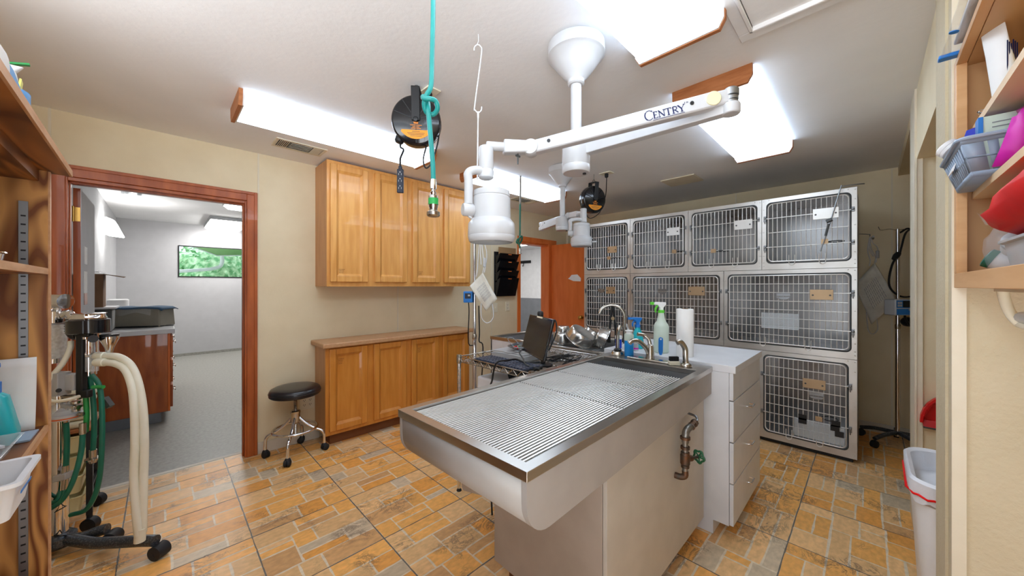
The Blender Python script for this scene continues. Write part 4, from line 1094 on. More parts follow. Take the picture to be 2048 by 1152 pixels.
MB().lathe([(.010, 0), (.012, .004), (.013, .045), (.018, .048), (.018, .056)], a - up * .085, (0, 0, -1), n=14).build('coupling', 'nickel', t)
t = thing('ceiling_hook', 'white wire hook and thin rod hanging from the ceiling left of the exam lamp', 'hook', (.954, 1.166, H))
MB().tube([(.954, 1.166, H), (.954, 1.166, 2.385), (.950, 1.170, 2.37)], .0018, 6).build('ceiling_eye', 'lam_white', t)
MB().tube([(.941, 1.179, 2.345), (.943, 1.177, 2.362), (.952, 1.168, 2.371), (.961, 1.159, 2.362), (.963, 1.157, 2.33), (.943, 1.177, 2.115), (.944, 1.176, 2.095), (.953, 1.167, 2.083), (.962, 1.158, 2.092), (.964, 1.156, 2.108)], .0026, 8, sub=4).build('s_hook', 'lam_white', t)
MB().tube([(.953, 1.167, 2.088), (.953, 1.167, 2.07), (.951, 1.169, 1.85), (.951, 1.169, 1.80)], .0028, 8).cyl((.953, 1.167, 2.085), (.953, 1.167, 2.06), .004, 8).build('rod', 'lam_white', t)

# ================================================================= STOOL
sx, sy = .766, 3.25
t = thing('wheeled_stool', 'round black vinyl stool on a chrome four-caster base beside the doorway', 'stool', (sx, sy, 0))
MB().lathe([(.13, .475), (.172, .477), (.18, .484), (.181, .50), (.18, .515), (.172, .530), (.15, .541), (.10, .546), (.02, .547)], (sx, sy, 0), n=48).build('seat', 'vinyl_black', t)
MB().lathe([(.181, .503), (.1835, .505), (.181, .507)], (sx, sy, 0), n=48, cap=False).build('seat_piping', 'vinyl_black', t)
g = MB(); pr = [(.013, .15)]
for k in range(46): pr += [(.0135, .155 + k * .007), (.0115, .1585 + k * .007)]
g.lathe(pr + [(.013, .475)], (sx, sy, 0), n=14).build('screw_post', 'nickel', t)
MB().lathe([(.03, .255), (.034, .26), (.034, .325), (.036, .33), (.036, .345), (.028, .352)], (sx, sy, 0), n=20).build('hub', 'nickel', t)
MB().tube([(sx + .155 * math.cos(R(a)), sy + .155 * math.sin(R(a)), .205) for a in range(0, 360, 10)], .0095, 10, closed=True).build('foot_ring', 'chrome', t)
for i in range(4):
    a = R(-117 + 90 * i); c_, s_ = math.cos(a), math.sin(a)
    P = [(sx + r_ * c_, sy + r_ * s_, z) for r_, z in ((.02, .30), (.05, .265), (.09, .225), (.14, .19), (.185, .17), (.205, .14), (.208, .09), (.208, .058))]
    l = MB().tube(P, .0115, 10, sub=3).build('leg', 'chrome', t)
    cx_, cy_ = sx + .208 * c_, sy + .208 * s_
    m = MB().lathe([(.012, .062), (.02, .052), (.022, .045)], (cx_, cy_, 0), n=14)
    w_ = Vector((-s_, c_, 0)); dd = Vector((math.cos(a + .8 * i), math.sin(a + .8 * i), 0)); ww = Vector((-dd.y, dd.x, 0)); cc = Vector((cx_, cy_, .0265)) + dd * .008
    m.lathe([(.018, -.024), (.026, -.018), (.026, -.004), (.02, -.002), (.02, .002), (.026, .004), (.026, .018), (.018, .024)], cc, ww, n=22)
    m.build('caster', 'rubber', l)
# ================================================================= FAUCETS
t = thing('faucet', 'brushed nickel single-lever faucet on the wet table deck', 'faucet', (2.045, .92, TZ))
g = MB().obox((2.045, .92, TZ + .006), (0, 1, 0), (1, 0, 0), (0, 0, 1), .125, .027, .0055)
g.build('deck_plate', 'nickel', t, bevel=.005)
MB().lathe([(.026, .01), (.024, .03), (.021, .075), (.018, .09), (.006, .098)], (2.055, .915, TZ), n=24).build('body', 'nickel', t)
MB().tube([(2.05, .917, TZ + .03), (2.03, .93, TZ + .075), (1.99, .955, TZ + .115), (1.955, .978, TZ + .118), (1.94, .988, TZ + .105)], .0135, 14, sub=5).build('spout', 'nickel', t)
MB().tube([(2.055, .915, TZ + .09), (2.06, .925, TZ + .12), (2.05, .95, TZ + .145), (2.02, .975, TZ + .152)], .011, 12, sub=5).build('lever', 'nickel', t)
def sprayer(x, y, h, lean, label, base='nickel'):
    t = thing('side_sprayer', label, 'sprayer', (x, y, TZ))
    MB().lathe([(.030, .001), (.031, .006), (.026, .016), (.018, .02), (.016, .03)], (x, y, TZ), n=24).build('base_ring', base, t)
    a = Vector((x, y, TZ)); l = Vector(lean)
    MB().tube([a + Vector((0, 0, .02)), a + Vector((0, 0, .06)) + l * .05, a + Vector((0, 0, h * .72)) + l * .1, a + Vector((0, 0, h * .95)) + l * .5, a + Vector((0, 0, h)) + l * .85, a + Vector((0, 0, h * .97)) + l * 1.1], .0145, 14, sub=5).build('spray_head', 'nickel', t)
sprayer(2.03, .705, .135, (-.035, .03, 0), 'nickel side sprayer at the right end of the wet table deck')
t = thing('side_sprayer', 'upright nickel sprayer on the left rear corner of the wet table', 'sprayer', (2.075, 1.135, TZ))
MB().lathe([(.040, .001), (.042, .008), (.036, .022), (.024, .028)], (2.075, 1.135, TZ), n=28).build('base_ring', 'nickel', t)
MB().lathe([(.024, .026), (.025, .034), (.016, .042)], (2.075, 1.135, TZ), n=20).build('collar', 'black', t)
MB().tube([(2.075, 1.135, TZ + .04), (2.075, 1.135, TZ + .10), (2.073, 1.134, TZ + .135), (2.068, 1.125, TZ + .16), (2.08, 1.12, TZ + .185)], .0115, 12, sub=4).build('spray_head', 'nickel', t)
t = thing('gooseneck_faucet', 'tall nickel gooseneck faucet arching over the steel bowls', 'faucet', (2.56, 1.345, .894))
MB().lathe([(.028, .001), (.026, .01), (.016, .016), (.016, .05)], (2.56, 1.345, .894), n=20).build('base_ring', 'nickel', t)
a = Vector((2.56, 1.345, 0)); dr = Vector((-.55, .84, 0)).normalized(); P = [a + up * .93, a + up * 1.05, a + up * 1.115]
for k in range(1, 8): P.append(a + dr * (.095 - .095 * math.cos(R(k * 24))) + up * (1.115 + .085 * math.sin(R(k * 24))))
MB().tube(P, .0115, 12, sub=3).build('spout', 'nickel', t)
t = thing('grooming_clipper', 'black hinged clamp tool hanging from the gooseneck faucet', 'tool', (2.53, 1.42, 1.2))
b0 = Vector((2.515, 1.42, 1.195))
g = MB()
for s in (-1, 1):
    g.obox(b0 + rt * s * .018 - up * .14, (up * 1 + rt * s * -.10), rt, fw, .14, .008, .006)
    g.obox(b0 + rt * s * .03 - up * .235, up, rt, fw, .055, .013, .008)
g.build('arm', 'black', t, bevel=.003)
MB().lathe([(.014, -.01), (.014, .01)], b0 - up * .10, fw, n=14).build('pivot', 'label_brass', t)

# ================================================================= STEEL BOWLS
def bowl(x, y, z, r, h, label, tilt=(0, 0, 1), foot=0.0, inv=True):
    """inverted bowl: rim down at z, axis = tilt"""
    t = thing('steel_bowl', label, 'bowl', (x, y, z), 'steel bowls drying on the tub')
    MB().lathe([(r * 1.06, .002), (r * 1.07, .006), (r * 1.0, .009), (r * .98, h * .5), (r * .93, h * .9), (r * .88, h * .98), (r * .80, h), (.002, h * .985)], (x, y, z), tilt, n=40, cap=False).build('bowl_body', 'bowl_steel', t)
    MB().tube([Vector((x, y, z)) + v for v in [q - Vector((x, y, z)) for q in MB().ring((x, y, z), tilt, r * 1.06, 40)]], .0022, 6, closed=True).build('rim', 'chrome', t)
bowl(2.36, 1.79, .879, .078, .085, 'straight-sided steel bowl at the left, with a small bowl on top')
bowl(2.365, 1.792, .965, .058, .055, 'small rounded steel bowl sitting on top of the left bowl')
bowl(2.31, 1.60, .925, .108, .085, 'largest steel bowl, tilted toward the camera', tilt=(.11, -.53, .80))
bowl(2.56, 1.66, .900, .085, .08, 'steel bowl tilted behind the largest bowl', tilt=(.35, -.45, .8))
bowl(2.45, 1.43, .935, .085, .08, 'steel bowl standing nearly on edge beside the gooseneck faucet', tilt=(-.35, .75, .35))

# ================================================================= BOTTLES AND SMALL THINGS ON THE COUNTER
CZ = .927
def trigger(c, d, s, body, trig, parent):
    """spray trigger head at neck point c pointing along d, scale s"""
    c = Vector(c); d = Vector(d).normalized(); w_ = d.cross(up)
    P = [(-.028, .052), (.030, .055), (.052, .050), (.052, .040), (.026, .036), (.012, .020), (.010, 0), (-.012, 0), (-.012, .018), (-.030, .040)]
    MB().prism([c + d * a * s + up * b * s - w_ * .009 * s for a, b in P], w_ * .018 * s).build('spray_head', body, parent, bevel=.003 * s)
    MB().prism([c + d * a * s + up * b * s - w_ * .006 * s for a, b in ((.018, .034), (.028, .036), (.044, .010), (.040, -.012), (.033, -.012), (.034, .008))], w_ * .012 * s).build('trigger', trig, parent, bevel=.002 * s)
    MB().obox(c + d * .060 * s + up * .046 * s, d, up, w_, .011 * s, .009 * s, .009 * s).build('nozzle', trig, parent, bevel=.002 * s)
x, y = 2.262, .935
t = thing('spray_bottle', 'tall milky spray bottle with lime green and white trigger head', 'spray bottle', (x, y, CZ))
MB().lathe([(.040, .001), (.045, .006), (.045, .165), (.040, .180), (.026, .200), (.019, .235), (.017, .255)], (x, y, CZ), n=32).build('bottle_body', 'bottle_pale', t)
MB().lathe([(.0195, .252), (.0195, .268), (.014, .270)], (x, y, CZ), n=20).build('collar', 'lime', t)
trigger((x, y, CZ + .266), (-.75, .66, 0), 1.0, 'paint_white', 'lime', t)
x, y = 2.245, .785
t = thing('paper_towel_roll', 'tall white paper towel roll standing on the white countertop', 'paper towel', (x, y, CZ))
MB().lathe([(.046, .001), (.047, .003), (.047, .281), (.045, .284), (.018, .284), (.018, .2)], (x, y, CZ), n=40).build('roll', 'paper', t)
MB().lathe([(.019, .2), (.019, .2855), (.016, .2855), (.016, .2)], (x, y, CZ), n=24, cap=False).build('core', 'folder_tan', t)
x, y = 2.30, 1.11
t = thing('spray_bottle', 'small teal spray bottle with blue trigger head behind the blue liquid bottle', 'spray bottle', (x, y, CZ))
MB().lathe([(.036, .001), (.040, .006), (.038, .05), (.030, .10), (.016, .135), (.015, .15)], (x, y, CZ), n=28).build('bottle_body', 'bottle_teal', t)
MB().lathe([(.018, .142), (.018, .16)], (x, y, CZ), n=18).build('collar', 'blue', t)
trigger((x, y, CZ + .158), (-.75, .66, 0), .95, 'blue', 'blue', t)
x, y = 2.075, 1.058
t = thing('squeeze_bottle', 'clear bottle half full of bright blue liquid with a white nozzle', 'bottle', (x, y, TZ))
MB().lathe([(.026, .001), (.028, .004), (.028, .10)], (x, y, TZ), n=26).build('liquid', 'liquid_blue', t)
MB().lathe([(.0285, .1005), (.0285, .135), (.024, .142)], (x, y, TZ), n=26).build('bottle_body', 'bottle_pale', t)
MB().lathe([(.018, .141), (.018, .155), (.024, .157), (.024, .162), (.012, .165)], (x, y, TZ), n=20).build('cap', 'paint_white', t)
MB().tube([(x, y, TZ + .16), (x - .008, y + .008, TZ + .185), (x - .012, y + .012, TZ + .205)], .006, 8, sub=3).build('nozzle', 'plastic_clear', t)
x, y = 2.215, 1.205
t = thing('pill_bottle', 'small deep blue bottle with white cap left of the blue liquid bottle', 'bottle', (x, y, CZ))
MB().lathe([(.019, .001), (.021, .004), (.021, .060), (.017, .064)], (x, y, CZ), n=22).build('bottle_body', 'blue_deep', t)
MB().lathe([(.023, .062), (.023, .082), (.020, .084)], (x, y, CZ), n=22).build('cap', 'paint_white', t)
x, y = 2.195, 1.075
t = thing('medicine_vial', 'small white and pink vial with brown cap between the blue bottles', 'bottle', (x, y, CZ))
MB().lathe([(.018, .001), (.019, .004), (.019, .05), (.012, .055)], (x, y, CZ), n=20).build('bottle_body', 'lamp_white', t)
MB().lathe([(.0195, .012), (.0195, .022)], (x, y, CZ), n=20, cap=False).build('label', 'magenta', t)
MB().lathe([(.014, .053), (.014, .07)], (x, y, CZ), n=16).build('cap', 'card_brown', t)
t = thing('nail_brush', 'cream block brush with black bristles at the wet table sink edge', 'brush', (2.02, .765, TZ))
MB().obox((2.02, .765, TZ + .0125), rt, fw, up, .028, .014, .0115).build('block', 'outlet_ivory', t, bevel=.003)
g = MB()
for i in range(9):
    for j in range(4): g.cyl(Vector((2.02, .765, TZ + .023)) + rt * (-.022 + i * .0055) + fw * (-.008 + j * .0055), Vector((2.02, .765, TZ + .048)) + rt * (-.022 + i * .0055) + fw * (-.008 + j * .0055), .0026, 5)
g.build('bristles', 'black', t)
t = thing('blue_scraper', 'bright blue plastic scraper standing in front of the milky spray bottle', 'scraper', (2.165, .895, CZ))
c0 = Vector((2.165, .897, CZ)); P = [(-.013, .022), (-.013, .090), (-.011, .104), (0, .110), (.013, .104), (.015, .090), (.013, .020), (.006, .001), (-.006, .001)]
MB().prism([c0 + rt * a + up * b for a, b in P], fw * .006).build('blade', 'blue', t, bevel=.0015)
MB().lathe([(.005, -.0008), (.005, .0068)], c0 + up * .098, fw, n=12).build('hang_hole', 'lam_white', t)

# ================================================================= WIRE CART
WX0, WX1, WY0, WY1, WZ = 1.395, 2.07, 1.262, 1.905, .885
t = thing('wire_cart', 'chrome wire shelf cart between the wet table and the maple cabinet', 'cart', ((WX0 + WX1) / 2, (WY0 + WY1) / 2, 0))
for x, y in ((WX0, WY0), (WX1, WY0), (WX0, WY1), (WX1, WY1)):
    l = MB().cyl((x, y, .02), (x, y, WZ + .01), .0125, 14).build('post', 'chrome', t)
    g = MB()
    for k in range(28): g.lathe([(.0128, 0), (.0128, .002)], (x, y, .15 + k * .0254), n=12)
    g.build('groove', 'alu', l)
    MB().lathe([(.016, .012), (.018, 0), (.018, -.035), (.016, -.045)], (x, y, WZ), n=16).build('corner_sleeve', 'nickel', l)
    MB().lathe([(.016, .001), (.017, .004), (.010, .02), (.006, .03)], (x, y, 0), n=16).build('levelling_foot', 'rubber', l)
def wire_shelf(z, parent):
    g = MB()
    for z_ in (z, z - .032):
        for a, b in (((WX0, WY0), (WX1, WY0)), ((WX1, WY0), (WX1, WY1)), ((WX1, WY1), (WX0, WY1)), ((WX0, WY1), (WX0, WY0))):
            g.cyl((*a, z_), (*b, z_), .0032, 6)
    for a, b in (((WX0, WY0), (WX1, WY0)), ((WX1, WY0), (WX1, WY1)), ((WX1, WY1), (WX0, WY1)), ((WX0, WY1), (WX0, WY0))):
        a = Vector((*a, 0)); b = Vector((*b, 0)); n = 18
        for k in range(n): g.cyl(a + (b - a) * k / n + up * (z - (.032 if k % 2 else 0)), a + (b - a) * (k + 1) / n + up * (z - (0 if k % 2 else .032)), .0022, 5)
    n = 26
    for k in range(1, n): 
        y = WY0 + (WY1 - WY0) * k / n; g.cyl((WX0, y, z - .026), (WX1, y, z - .026), .0024, 5)
    for k in range(1, 4):
        x = WX0 + (WX1 - WX0) * k / 4; g.cyl((x, WY0, z - .031), (x, WY1, z - .031), .0034, 6)
    return g.build('wire_shelf', 'nickel', parent)
wire_shelf(WZ, t); wire_shelf(.47, t)
SZ = WZ - .0235
kb = thing('keyboard', 'black computer keyboard lying on the wire cart', 'keyboard', (1.50, 1.57, SZ))
B(1.425, 1.585, 1.345, 1.80, SZ, SZ + .016).build('case', 'black', kb, bevel=.004)
g = MB()
for i in range(5):
    for j in range(17): g.box(1.436 + i * .029, 1.456 + i * .029, 1.356 + j * .0258, 1.374 + j * .0258, SZ + .0162, SZ + .026)
g.build('key', 'key_black', kb)['kind'] = 'stuff'
ec = thing('monitor_recorder', 'pale grey recorder box with coiled leads on the wire cart', 'medical device', (1.74, 1.68, SZ))
B(1.62, 1.86, 1.53, 1.83, SZ, SZ + .045).build('case', 'device_grey', ec, bevel=.008)
B(1.625, 1.855, 1.535, 1.825, SZ + .045, SZ + .052).build('top_cover', 'lamp_white', ec, bevel=.003)
cl = thing('lead_cable', 'coiled grey leads with red and green clips on the recorder box', 'cable', (1.74, 1.67, SZ + .055))
g = MB(); rr = random.Random(3)
for k in range(7):
    r_ = .075 + .012 * k * .6; ph = rr.uniform(0, 6)
    g.tube([(1.755 + (r_ + rr.uniform(-.008, .008)) * math.cos(R(a) + ph), 1.66 + (r_ * .8 + rr.uniform(-.008, .008)) * math.sin(R(a) + ph), SZ + .056 + .004 * k + rr.uniform(0, .012)) for a in range(0, 360, 40)], .0034, 6, closed=True, sub=3)
g.tube([(1.72, 1.72, SZ + .07), (1.70, 1.76, SZ + .12), (1.73, 1.74, SZ + .13), (1.76, 1.70, SZ + .08)], .002, 6, sub=5)
g.tube([(1.68, 1.60, SZ + .065), (1.60, 1.62, SZ + .055), (1.54, 1.75, SZ + .05), (1.50, 1.80, SZ + .06)], .0022, 6, sub=5)
g.build('lead', 'alu', cl)
for i, (x, y, m) in enumerate(((1.67, 1.66, 'red'), (1.69, 1.645, 'green_plastic'), (1.66, 1.625, 'red'), (1.71, 1.60, 'red'))):
    MB().obox((x, y, SZ + .082), (1, .5 * i, .2), (0, 1, 0), up, .016, .005, .005).build('clip', m, cl, bevel=.002)
# monitor
mo = thing('flat_monitor', 'thin black monitor tilted back on the wire cart', 'monitor', (1.62, 1.44, SZ))
BL, BR = Vector((1.700, 1.623, .926)), Vector((1.517, 1.279, .926)); TL, TR = Vector((1.756, 1.594, 1.160)), Vector((1.5727, 1.249, 1.160))
cc = (BL + BR + TL + TR) / 4; wv = (BR - BL); hv = (TL - BL); nv_ = wv.cross(hv).normalized()
if nv_.dot(Vector((-1, 0, 0))) < 0: nv_ = -nv_
MB().obox(cc, wv, hv, nv_, wv.length / 2, hv.length / 2, .008).build('bezel', 'black_gloss', mo, bevel=.004)
MB().obox(cc + nv_ * .0083, wv, hv, nv_, wv.length / 2 - .014, hv.length / 2 - .012, .0006).build('screen', 'screen', mo)
MB().obox(TL * .52 + TR * .48 + nv_ * .0088 - hv.normalized() * .006, wv, hv, nv_, .045, .005, .0008).build('sticker', 'outlet_ivory', mo)
MB().tube([cc - nv_ * .015, cc - nv_ * .05 - hv * .2, Vector((cc.x + .05, cc.y - .02, .93)), Vector((cc.x + .03, cc.y - .02, SZ + .012))], .016, 10, sub=4).build('stand', 'black', mo)
MB().lathe([(.062, .0), (.062, .008), (.03, .014)], (cc.x + .03, cc.y - .02, SZ), n=28).build('foot', 'black', mo)
MB().tube([cc - nv_ * .03 + hv * .28, cc - nv_ * .09 + hv * .50, cc - nv_ * .12 + hv * .2, cc - nv_ * .10 - hv * .3], .005, 8, sub=6).lathe([(.012, -.03), (.02, -.02), (.02, .02), (.012, .03)], TL * .75 + TR * .25 - nv_ * .03 + up * .006, (0, 0, 1), n=12).build('rear_cable', 'black', mo)
cb = thing('power_cable', 'black cable draped over the wire cart edge toward the floor', 'cable', (1.45, 1.6, SZ + .02))
MB().tube([(1.62, 1.40, SZ + .03), (1.56, 1.46, SZ + .028), (1.52, 1.50, SZ + .045), (1.45, 1.50, SZ + .05), (1.385, 1.53, SZ + .038), (1.372, 1.55, SZ - .06), (1.36, 1.56, SZ - .14), (1.36, 1.56, .40), (1.38, 1.56, .006)], .0055, 8, sub=5).build('cord', 'black', cb)
cb = thing('signal_cable', 'grey cable looping across the keyboard to the monitor', 'cable', (1.55, 1.5, SZ + .03))
MB().tube([(1.66, 1.60, SZ + .06), (1.60, 1.55, SZ + .065), (1.58, 1.50, SZ + .04), (1.53, 1.44, SZ + .032), (1.50, 1.38, SZ + .03), (1.55, 1.34, SZ + .01)], .004, 8, sub=5).build('cord', 'dark_grey', cb)
g = MB(); rr = random.Random(5)
for k in range(5):
    p = [(1.78 + rr.uniform(-.06, .2), 1.36 + rr.uniform(-.06, .12), SZ + .010 + rr.uniform(0, .02)) for _ in range(5)]
    g.tube(p, .0032, 6, sub=5)
tag(g.build('cable_tangle', 'black'), 'tangle of thin black cables on the wire cart behind the monitor foot', 'cable')
mb = thing('white_module', 'white plastic case on the lower shelf of the wire cart', 'case', (1.63, 1.58, .447))
B(1.46, 1.80, 1.40, 1.80, .447, .765).build('case', 'lam_white', mb, bevel=.012)
tag(MB().tube([(1.55, 1.60, .782), (1.60, 1.56, .80), (1.66, 1.58, .79), (1.70, 1.54, .80), (1.62, 1.50, .785)], .017, 8, sub=4).build('adapter_cord', 'black'), 'bundled black cord lying on the white case under the cart shelf', 'cable')

# ================================================================= IV POLE + HEAT PAD BY THE CART
def iv_pole(x, y, h, label, legs=5, base='alu', r=.0115, hooks=True, rb=.28, a0=0):
    t = thing('iv_pole', label, 'IV pole', (x, y, 0), 'IV poles')
    MB().cyl((x, y, .08), (x, y, h * .55), r * 1.25, 14).cyl((x, y, h * .55), (x, y, h), r, 14).build('pole', 'chrome', t)
    MB().lathe([(.016, 0), (.018, .01), (.018, .03), (.015, .04)], (x, y, h * .55 - .02), n=14).build('height_collar', 'nickel', t)
    g = MB()
    for s in ((-1, 1) if hooks else ()): g.tube([(x, y, h - .01), (x + s * .05, y - s * .05, h), (x + s * .10, y - s * .10, h - .01), (x + s * .115, y - s * .115, h + .02)], .0035, 8, sub=4)
    if hooks: g.build('hook', 'chrome', t)
    for i in range(legs):
        a = R(a0 + 360 / legs * i); e = Vector((x + rb * math.cos(a), y + rb * math.sin(a), .075))
        l = MB().tube([(x, y, .11), Vector((x, y, 0)) * .4 + e * .6 + up * .055, e], .016, 10, sub=3).build('leg', base, t)
        w_ = Vector((-math.sin(a), math.cos(a), 0))
        MB().lathe([(.015, -.02), (.03, -.015), (.03, .015), (.015, .02)], Vector((e.x, e.y, .0305)), w_, n=20).build('caster', 'rubber', l)
    return t
iv_pole(1.68, 2.10, 1.76, 'chrome IV pole standing behind the wire cart', legs=5, rb=.17, a0=20, hooks=False)
def heat_pad(cs, hookp, label, name='heating_pad', drop=.25, ctrl=True, m='cloth_white', hang=.6):
    cs = [Vector(c) for c in cs]; hk = Vector(hookp)
    t = thing(name, label, 'heating pad', hk)
    A, Bc, Cc, Dc = cs; G = []
    n = 12; rr = random.Random(len(label))
    nn = (Bc - A).cross(Dc - A).normalized()
    for i in range(n + 1):
        row = []
        for j in range(n + 1):
            u_, v_ = i / n, j / n
            p = A * (1 - u_) * (1 - v_) + Bc * u_ * (1 - v_) + Cc * u_ * v_ + Dc * (1 - u_) * v_
            row.append(p + nn * (.010 * math.sin(5 * u_ + 3 * v_) + .006 * math.sin(11 * v_ - 4 * u_) + rr.uniform(-.0015, .0015)))
        G.append(row)
    MB().sheet(G).build('pad', m, t, solid=.010)
    g = MB()   # printed block of lines
    for k in range(9):
        u0, u1, v_ = .25, .78, .22 + k * .065
        for q in range(6):
            ua = u0 + (u1 - u0) * q / 6; ub = ua + (u1 - u0) / 6 * .8
            P = []
            for u_ in (ua, ub):
                p = A * (1 - u_) * (1 - v_) + Bc * u_ * (1 - v_) + Cc * u_ * v_ + Dc * (1 - u_) * v_
                P.append(p + nn * (.010 * math.sin(5 * u_ + 3 * v_) + .006 * math.sin(11 * v_ - 4 * u_)) * 1)
            s_ = 1 if nn.dot(Vector((-1, -1, 0))) > 0 else -1
            d_ = (P[1] - P[0]).normalized(); w_ = d_.cross(nn).normalized() * .0015
            o_ = nn * s_ * .0068
            g.add([P[0] - w_ + o_, P[1] - w_ + o_, P[1] + w_ + o_, P[0] + w_ + o_], [(0, 1, 2, 3)])
    g.build('print', 'print_grey', t, smooth_=False)
    top = A
    g = MB().tube([top, top + up * .05 + rt * .008, hk - up * .1 + rt * .01, hk, hk - up * .12 - rt * .02, top + up * .02 - rt * .04, top - up * .03 - rt * .05], .0035, 8, sub=6)
    g.tube([top + rt * .012, top + up * drop * .5 + rt * .03, hk - up * .05 + rt * .025, hk + rt * .01, hk - up * .1 - rt * .005, top + up * .06 - rt * .012], .0032, 8, sub=6)
    low = Cc
    g.tube([Dc * .3 + Cc * .7, low - up * .05 - rt * .03, low - up * .09 + rt * .01, low - up * .05 + rt * .055, low + up * .05 + rt * .05], .0035, 8, sub=6)
    g.build('cord', 'lam_white', t)
    if ctrl: MB().obox(top + up * .075 + rt * .014 - fw * .012, up, rt, fw, .034, .011, .009).build('controller', 'lamp_white', t, bevel=.005)
    return t
heat_pad([(1.688, 2.012, 1.448), (1.763, 1.937, 1.254), (1.703, 1.996, 1.166), (1.62, 2.079, 1.349)], (1.705, 2.05, 1.72), 'white cloth heating pad hanging diamond-wise below the large lamp head')
pm = thing('infusion_pump', 'blue infusion pump clamped on the IV pole behind the cart', 'medical device', (1.655, 2.12, 1.26))
c0 = Vector((1.68, 2.10, 1.267)) - rt * .045
MB().obox(c0, rt, fw, up, .034, .035, .042).build('case', 'blue', pm, bevel=.005)
MB().obox(c0 - fw * .036 + up * .008, rt, fw, up, .022, .001, .02).build('front_panel', 'navy', pm)
MB().obox(c0 - fw * .037 + up * .012 + rt * .008, rt, fw, up, .008, .001, .006).build('display', 'device_grey', pm)
MB().tube([c0 - up * .04, c0 - up * .12 + rt * .004, c0 - up * .35, c0 - up * .40 + rt * .05, (1.68, 2.125, .5), (1.70, 2.16, .02)], .004, 8, sub=4).build('cord', 'black', pm)
tag(MB().tube([(1.705, 2.08, 1.20), (1.712, 2.08, 1.0), (1.71, 2.08, .93), (1.73, 2.06, .885), (1.73, 2.08, .60), (1.72, 2.11, .35)], .0048, 8, sub=5).build('power_cable', 'black'), 'black cable hanging beside the chrome pole behind the cart', 'cable')
# ================================================================= ALCOVE BESIDE THE CAGES
iv_pole(4.42, -.165, 1.83, 'chrome IV pole with blue pump standing in the alcove right of the cages', base='hammer_grey', rb=.235, r=.0125, a0=0)
pm = thing('infusion_pump', 'white and blue infusion pump with keypad clamped on the alcove IV pole', 'medical device', (4.40, -.14, 1.17))
c0 = Vector((4.42, -.165, 1.175)) - fw * .085 - rt * .055
MB().obox(c0, rt, fw, up, .105, .045, .065).build('case', 'lamp_white', pm, bevel=.008)
MB().obox(c0 - fw * .046 + up * .027, rt, fw, up, .095, .001, .03).build('upper_panel', 'blue', pm)
MB().obox(c0 - fw * .046 - up * .035, rt, fw, up, .095, .001, .024).build('lower_panel', 'blue', pm)
MB().obox(c0 - fw * .048 + up * .028 - rt * .004, rt, fw, up, .042, .001, .026).build('display', 'black', pm)
g = MB()
for s in (-1, 1):
    for i in range(2):
        for j in range(2): g.obox(c0 - fw * .048 + up * (.015 + .022 * j) + rt * (s * (.062 + .02 * i)), rt, fw, up, .008, .001, .008)
g.obox(c0 - fw * .048 - up * .018 + rt * .02, rt, fw, up, .02, .001, .006)
g.build('button', 'device_grey', pm)
MB().obox(c0 + rt * .125 + fw * .01, rt, fw, up, .022, .04, .055).build('side_housing', 'dark_grey', pm, bevel=.004)
MB().cyl(c0 + rt * .14, c0 + rt * .17, .008, 8).lathe([(.02, 0), (.02, .02)], c0 + rt * .168, rt, n=12).build('clamp_knob', 'blue', pm)
g = MB(); P0 = Vector((4.42, -.165, 0))
g.tube([P0 + up * 1.80 + rt * .02, P0 + up * 1.83 + rt * .10, P0 + up * 1.70 + rt * .18, P0 + up * 1.45 + rt * .21, P0 + up * 1.20 + rt * .20], .008, 8, sub=6)
g.tube([P0 + up * 1.60 - rt * .02 - fw * .03, P0 + up * 1.68 - fw * .03, P0 + up * 1.80 + rt * .04 - fw * .03, P0 + up * 1.84 + rt * .16], .007, 8, sub=6)
g.tube([P0 + up * 1.62 - rt * .02 - fw * .03, P0 + up * 1.52 - rt * .07 - fw * .02, P0 + up * 1.35 - rt * .07, P0 + up * 1.26 + rt * .03, P0 + up * 1.27 + rt * .18], .0075, 8, sub=6)
g.tube([c0 - up * .06 + rt * .02, c0 - up * .10 + rt * .03, c0 - up * .17 + rt * .09, c0 - up * .18 + rt * .22], .0075, 8, sub=6)
g.lathe([(.018, -.03), (.022, 0), (.014, .035)], P0 + up * 1.60 - rt * .045 - fw * .03, (-.4, .4, -.7), n=10)
tag(g.build('power_cable', 'black'), 'looped black power cables hanging on the alcove IV pole', 'cable')
tag(MB().lathe([(.03, -.03), (.04, -.01), (.04, .02), (.025, .04)], P0 + up * 1.05 + rt * .055 - fw * .03, fw, n=14).build('pole_clamp', 'black'), 'round black clamp knob below the pump on the alcove pole', 'clamp')
heat_pad([(4.60, -.03, 1.56), (4.60, -.17, 1.22), (4.615, -.01, 1.00), (4.60, .10, 1.36)], (4.66, .0, 1.80), 'crumpled cloth heating pad hanging on the wall behind the alcove pump')
tag(MB().cyl((4.698, 0, 1.815), (4.60, 0, 1.82), .004, 8).tube([(4.62, 0, 1.82), (4.60, .03, 1.825), (4.59, .07, 1.83)], .003, 6).cyl((4.698, -.02, 1.79), (4.62, -.02, 1.80), .01, 8).build('wall_hook', 'alu'), 'small metal wall hook holding the crumpled heating pad', 'hook')
